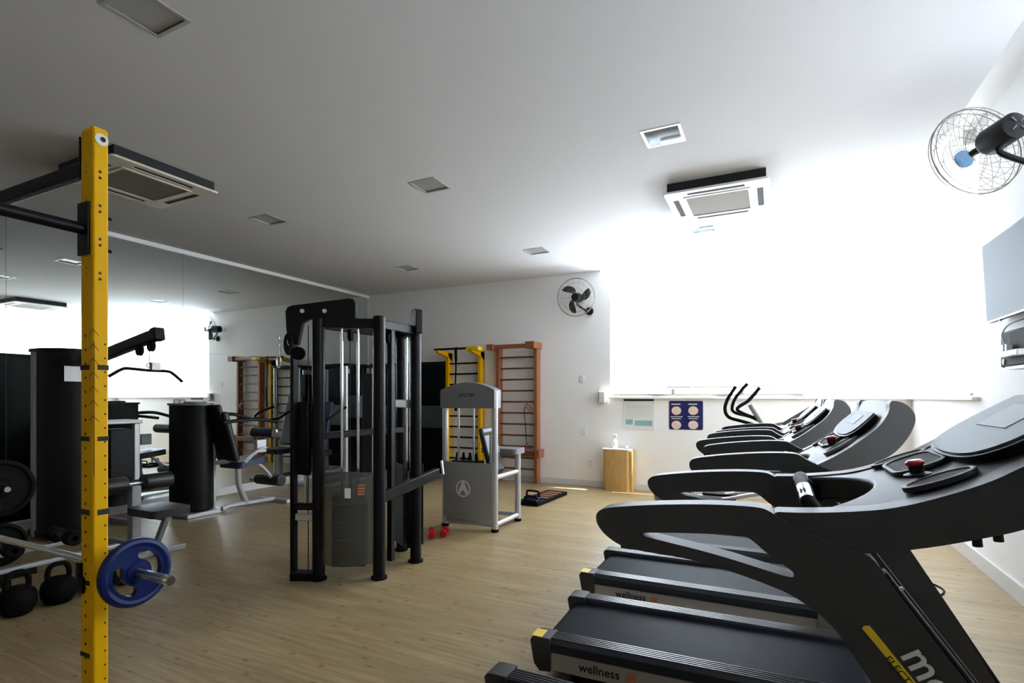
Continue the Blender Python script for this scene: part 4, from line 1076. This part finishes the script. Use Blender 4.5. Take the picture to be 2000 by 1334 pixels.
# ================================================================== small things by the back wall
def storage_box():
    t = thing('wooden_box', 'light wood box stool standing under the notices', 'box', (-2.115, 7.86, 0))
    MB().prism(rrect(.40, .22, .05, 6), 'z', 0, .61).build('body', 'oak_laminate', t, smooth=40)
    MB().prism(rrect(.42, .235, .05, 6), 'z', .61, .625).build('top', 'paper', t, bevel=.003)
    MB().bb(.185, .235, -.09, .115, 0, .60).build('side_panel', 'oak_laminate', t, bevel=.003)
storage_box()
t = thing('spray_bottle', 'clear plastic spray bottle standing on the wooden box', 'bottle', (-2.15, 7.84, .625))
MB().lathe([(.034, 0), (.036, .01), (.036, .10), (.03, .125), (.014, .14), (.013, .155)], 18).build('body', 'clear_plastic', t)
MB().prism([(-.012, .155), (-.012, .185), (-.03, .195), (-.03, .21), (.025, .21), (.03, .19), (.014, .175), (.014, .155)], 'y', -.011, .011).build('trigger_head', 'bottle_plastic', t, bevel=.003)
MB().prism([(-.026, .192), (-.034, .165), (-.029, .163), (-.019, .19)], 'y', -.005, .005).build('trigger', 'bottle_plastic', t)
tag(MB().lathe([(.022, 0), (.027, .055), (.025, .055), (.021, .004), (0, .004)], 16).build('plastic_cup', 'clear_plastic'), 'small clear plastic cup on the wooden box', 'cup').location = (-1.975, 7.83, .625)

def notice(u0, v0, u1, v1, label, m):
    a, b = atY(u0, v0, YB - .006), atY(u1, v1, YB - .006)
    t = thing('wall_notice', label, 'poster', (0, 0, 0), group='notices on the back wall')
    w, h = b.x - a.x, a.z - b.z
    MB().prism(rrect(w, h, .02, 4, (a.x + b.x) / 2, (a.z + b.z) / 2), 'y', YB - .006, YB - .0005).build('board', m, t)
    return t, (lambda u, v: atY(u, v, YB - .0065))
t, q = notice(1217, 777, 1278, 840, 'white printed notice with teal band at its foot on the back wall', 'paper')
def pr_bar(t, q, u0, v0, u1, v1, m, nm):
    a, b = q(u0, v0), q(u1, v1)
    MB().bb(a.x, b.x, YB - .0075, YB - .0062, b.z, a.z).build(nm, m, t)
pr_bar(t, q, 1218, 779.5, 1277, 783.5, 'ink', 'print_block')
for v in (792, 795.5, 800, 803.5, 808, 811.5):
    pr_bar(t, q, 1222, v, 1272, v + 1.0, 'diffuser', 'text_line')
pr_bar(t, q, 1240, 821, 1274, 832, 'teal_ink', 'print_block')
pr_bar(t, q, 1222, 819, 1236, 829, 'teal_ink', 'print_block')
t, q = notice(1307, 783, 1373, 840, 'dark blue notice with four round food pictures on the back wall', 'navy_print')
for u in (1321, 1354):
    for v in (802, 830):
        a = q(u, v)
        MB().prism(ellipse(0, 0, .068, .062, 20), 'z', 0, .0015, mtx=frame(a, (1, 0, 0), (0, 0, 1))).build('round_picture', 'photo_print', t)
for u in (1311, 1344):
    pr_bar(t, q, u, 788.5, u + 18, 790.5, 'paper', 'text_line')
    pr_bar(t, q, u - 1, 813.0, u + 22, 814.6, 'paper', 'text_line')
    pr_bar(t, q, u + 1, 816.8, u + 19, 818.4, 'paper', 'text_line')
a = atY(1177, 775, YB - .04)
t = thing('soap_dispenser', 'white sanitiser dispenser on the wall at the window corner', 'dispenser', (a.x, YB, a.z))
MB().bb(-.05, .05, -.09, -.001, -.09, .09).build('case', 'white_plastic', t, bevel=.015, seg=3)
MB().bb(-.062, -.051, -.07, -.02, -.06, .06).build('side_window', 'diffuser', t, bevel=.003)
MB().bb(-.02, .02, -.085, -.04, -.105, -.09).build('nozzle', 'diffuser', t)
for u, v, l in ((1136, 740, 'white light switch plate on the back wall left of the window'), (1140, 843, 'white blank socket plate low on the back wall'), (1153, 905, 'white power socket near the floor left of the wooden box')):
    a = atY(u, v, YB)
    t = thing('wall_plate', l, 'socket', (a.x, YB, a.z), group='wall plates')
    MB().bb(-.036, .036, -.008, -.0005, -.055, .055).build('cover', 'white_plastic', t, bevel=.003)
    MB().bb(-.014, .014, -.011, -.008, -.022, .022).build('rocker', 'wall_paint', t, bevel=.002)

# step board and push-up handles on the floor
c = atZ(1046, 975, 0)
sb = thing('exercise_board', 'dark flat exercise board lying on the floor by the grey machine', 'mat', (-2.84, 6.70, 0), R(-3))
MB().prism(rrect(.32, .96, .03), 'z', .0, .045).build('board', 'black_rubber', sb, bevel=.008)
for k in range(4):
    MB().bb(-.10, .12, -.12 + k * .14, -.04 + k * .14, .045, .047).build('grip_pad', 'red_wood', sb)
ph = thing('push_up_handle', 'black and blue push-up handle standing on the exercise board', 'handle', (-2.88, 6.45, .046), R(-6))
MB().bb(-.11, .11, -.06, .06, 0, .035).build('base', 'blue_rubber', ph, bevel=.01)
MB().tube(smooth_path([(-.09, 0, .03), (-.09, 0, .09), (-.06, 0, .105), (.06, 0, .105), (.09, 0, .09), (.09, 0, .03)], 4), .014, 10).build('grip', 'black_rubber', ph)
ph = thing('push_up_handle', 'black push-up handle at the near end of the exercise board', 'handle', (-2.82, 6.27, .046), R(-8))
MB().bb(-.10, .10, -.045, .045, 0, .03).build('base', 'black_plastic', ph, bevel=.01)
MB().tube(smooth_path([(-.08, 0, .026), (-.08, 0, .06), (-.05, 0, .072), (.05, 0, .072), (.08, 0, .06), (.08, 0, .026)], 4), .013, 10).build('grip', 'black_rubber', ph)

# ================================================================== wall fans
def fan(label, c, facing, wall, radius, blades, roll=0.0):
    t = thing('wall_fan', label, 'fan', (0, 0, 0), group='wall fans')
    c = Vector(c); az = Vector(facing).normalized()
    ax = Vector((0, 0, 1)).cross(az).normalized(); ay = az.cross(ax)
    fm = frame(c, ax, ay, az)
    T = lambda x, y, z: fm @ Vector((x, y, z))
    cg = MB()
    ring = lambda r, z, w: cg.tube([T(r * math.cos(R(a)), r * math.sin(R(a)), z) for a in range(0, 360, 10)], w, 6, closed=True)
    ring(radius, .0, .0036); ring(radius * .97, .03, .002); ring(radius * .97, -.03, .002)
    for f, z in ((.75, .062), (.5, .078), (.25, .085)): ring(radius * f, z, .0013)
    for f, z in ((.75, -.055), (.45, -.068)): ring(radius * f, z, .0013)
    for k in range(36):
        a = R(k * 10); cs, sn = math.cos(a), math.sin(a)
        cg.tube([T(radius * f * cs, radius * f * sn, z) for f, z in ((.2, .085), (.5, .078), (.75, .062), (.97, .03), (1.0, 0))], .0011, 4)
        if k % 2 == 0: cg.tube([T(radius * f * cs, radius * f * sn, z) for f, z in ((.22, -.075), (.45, -.068), (.75, -.055), (.97, -.03), (1.0, 0))], .0011, 4)
    cg.build('cage', 'cage_wire', t, kind='stuff')
    MB().lathe([(0, .080), (.055, .080), (.055, .090), (.03, .096), (0, .096)], 20, fm).build('front_badge', 'blue_badge' if not blades else 'black_plastic', t)
    mo = MB().lathe([(.0, -.27), (.04, -.27), (.074, -.255), (.078, -.09), (.066, -.07), (0, -.065)], 24, fm).build('motor', 'black_plastic', t, smooth=40)
    for k in range(4):
        a = R(45 + 90 * k)
        MB().beam(T(.018 * math.cos(a), .018 * math.sin(a), -.2715), T(.05 * math.cos(a), .05 * math.sin(a), -.2715), .008, .004).build('motor_vent', 'grey_plastic', mo)
    MB().cyl(T(0, 0, -.07), T(0, 0, .03), .02, n=12).build('hub', 'black_plastic', t)
    if blades:
        for k in range(3):
            a0 = R(roll + 120 * k)
            def bl(i, j, a0=a0):
                r = .03 + (radius * .82 - .03) * i
                w = (.25 + .55 * math.sin(math.pi * min(1, i * .85 + .12)))
                a = a0 + (j - .5) * w * 1.05 + .75 * i
                return T(r * math.cos(a), r * math.sin(a), .012 + (j - .5) * .05)
            MB().grid(bl, 10, 6, thick=tuple(az * .003)).build('blade', 'black_plastic', t, smooth=60)
    wl = Vector(wall)
    wn_ = Vector((0, -1, 0)) if abs(wl.y - YB) < .01 else Vector((-1, 0, 0))
    MB().tube(smooth_path([T(0, -.05, -.17), T(0, -.11, -.16), wl + wn_ * .12 + Vector((0, 0, -.02)), wl + wn_ * .03]), .016, 10).build('arm', 'black_plastic', t)
    MB().lathe([(0, 0), (.065, 0), (.062, .02), (.045, .035), (0, .04)], 22, frame(wl + wn_ * .0006, wn_.cross(Vector((0, 0, 1))), (0, 0, 1), wn_)).build('wall_mount', 'black_plastic', t)
fan('black three-blade wall fan on the back wall beside the window', (-2.72, 7.70, 2.915), (.15, -1, -.12), (-2.60, YB, 2.74), .29, True, 100)
fan('wall fan with black motor and bare wire cage on the right wall near the ceiling', (1.07, 4.06, 2.86), (-.42, .88, -.10), (XR, 3.92, 2.66), .265, False)

# ================================================================== television and gear on the right wall
def television():
    t = thing('television', 'flat screen television hung on the right wall above the treadmills', 'television', (0, 0, 0))
    a, b = atX(1928, 485, 1.40), atX(1924, 630, 1.40)
    Yc, Zc = a.y - .51, (a.z + b.z) / 2
    fm = frame((1.385, Yc, Zc), (0, -1, 0), (-.05, 0, 1))
    MB().prism(rrect(1.02, .57, .012), 'z', -.035, .0, mtx=fm).build('case', 'black_plastic', t, bevel=.004)
    MB().bb(-.502, .502, -.272, .277, .0, .0015, mtx=fm).build('screen', 'tv_screen', t)
    MB().bb(-.51, .51, -.285, -.273, .0, .004, mtx=fm).build('lower_bezel', 'silver_panel', t)
    MB().bb(-.30, -.26, -.296, -.284, -.012, -.002, mtx=fm).build('sensor', 'black_plastic', t)
    MB().bb(1.415, XR - .001, Yc - .15, Yc + .15, Zc - .15, Zc + .15).build('wall_bracket', 'black_paint', t)
television()
def wall_box():
    t = thing('speaker_box', 'black box speaker on the right wall below the television', 'speaker', (0, 0, 0))
    a, b = atX(1954, 650, 1.38), atX(1957, 718, 1.38)
    y1 = a.y; y0 = y1 - .46; z1 = a.z; z0 = b.z
    MB().bb(1.38, XR - .001, y0, y1, z0, z1).build('case', 'black_rubber', t, bevel=.012, seg=3)
    MB().bb(1.372, 1.380, y1 - .085, y1 - .06, z0 + .02, z0 + .055).build('switch', 'white_plastic', t)
    MB().bb(1.375, 1.5, y0, y1 - .10, z0 - .018, z0).build('shelf', 'silver_panel', t)
    p = thing('power_strip', 'white power strip with plugs on the black speaker box', 'power strip', (0, 0, 0))
    MB().bb(1.335, 1.378, y1 - .42, y1 - .13, z0 + .06, z0 + .10).build('strip', 'white_plastic', p, bevel=.006)
    for k in range(2):
        MB().bb(1.34, 1.372, y1 - .18 - k * .06, y1 - .145 - k * .06, z0 + .10, z0 + .145).build('plug', 'white_plastic', p, bevel=.004)
    MB().tube(smooth_path([(1.352, y1 - .16, z0 + .145), (1.35, y1 - .13, z0 + .20), (1.352, y1 - .14, z1 - .01), (1.365, y1 - .18, z1 + .03), (1.42, y1 - .20, z1 + .06), (XR - .006, y1 - .21, z1 + .07)]), .005, 8).build('cable', 'white_plastic', p)
wall_box()
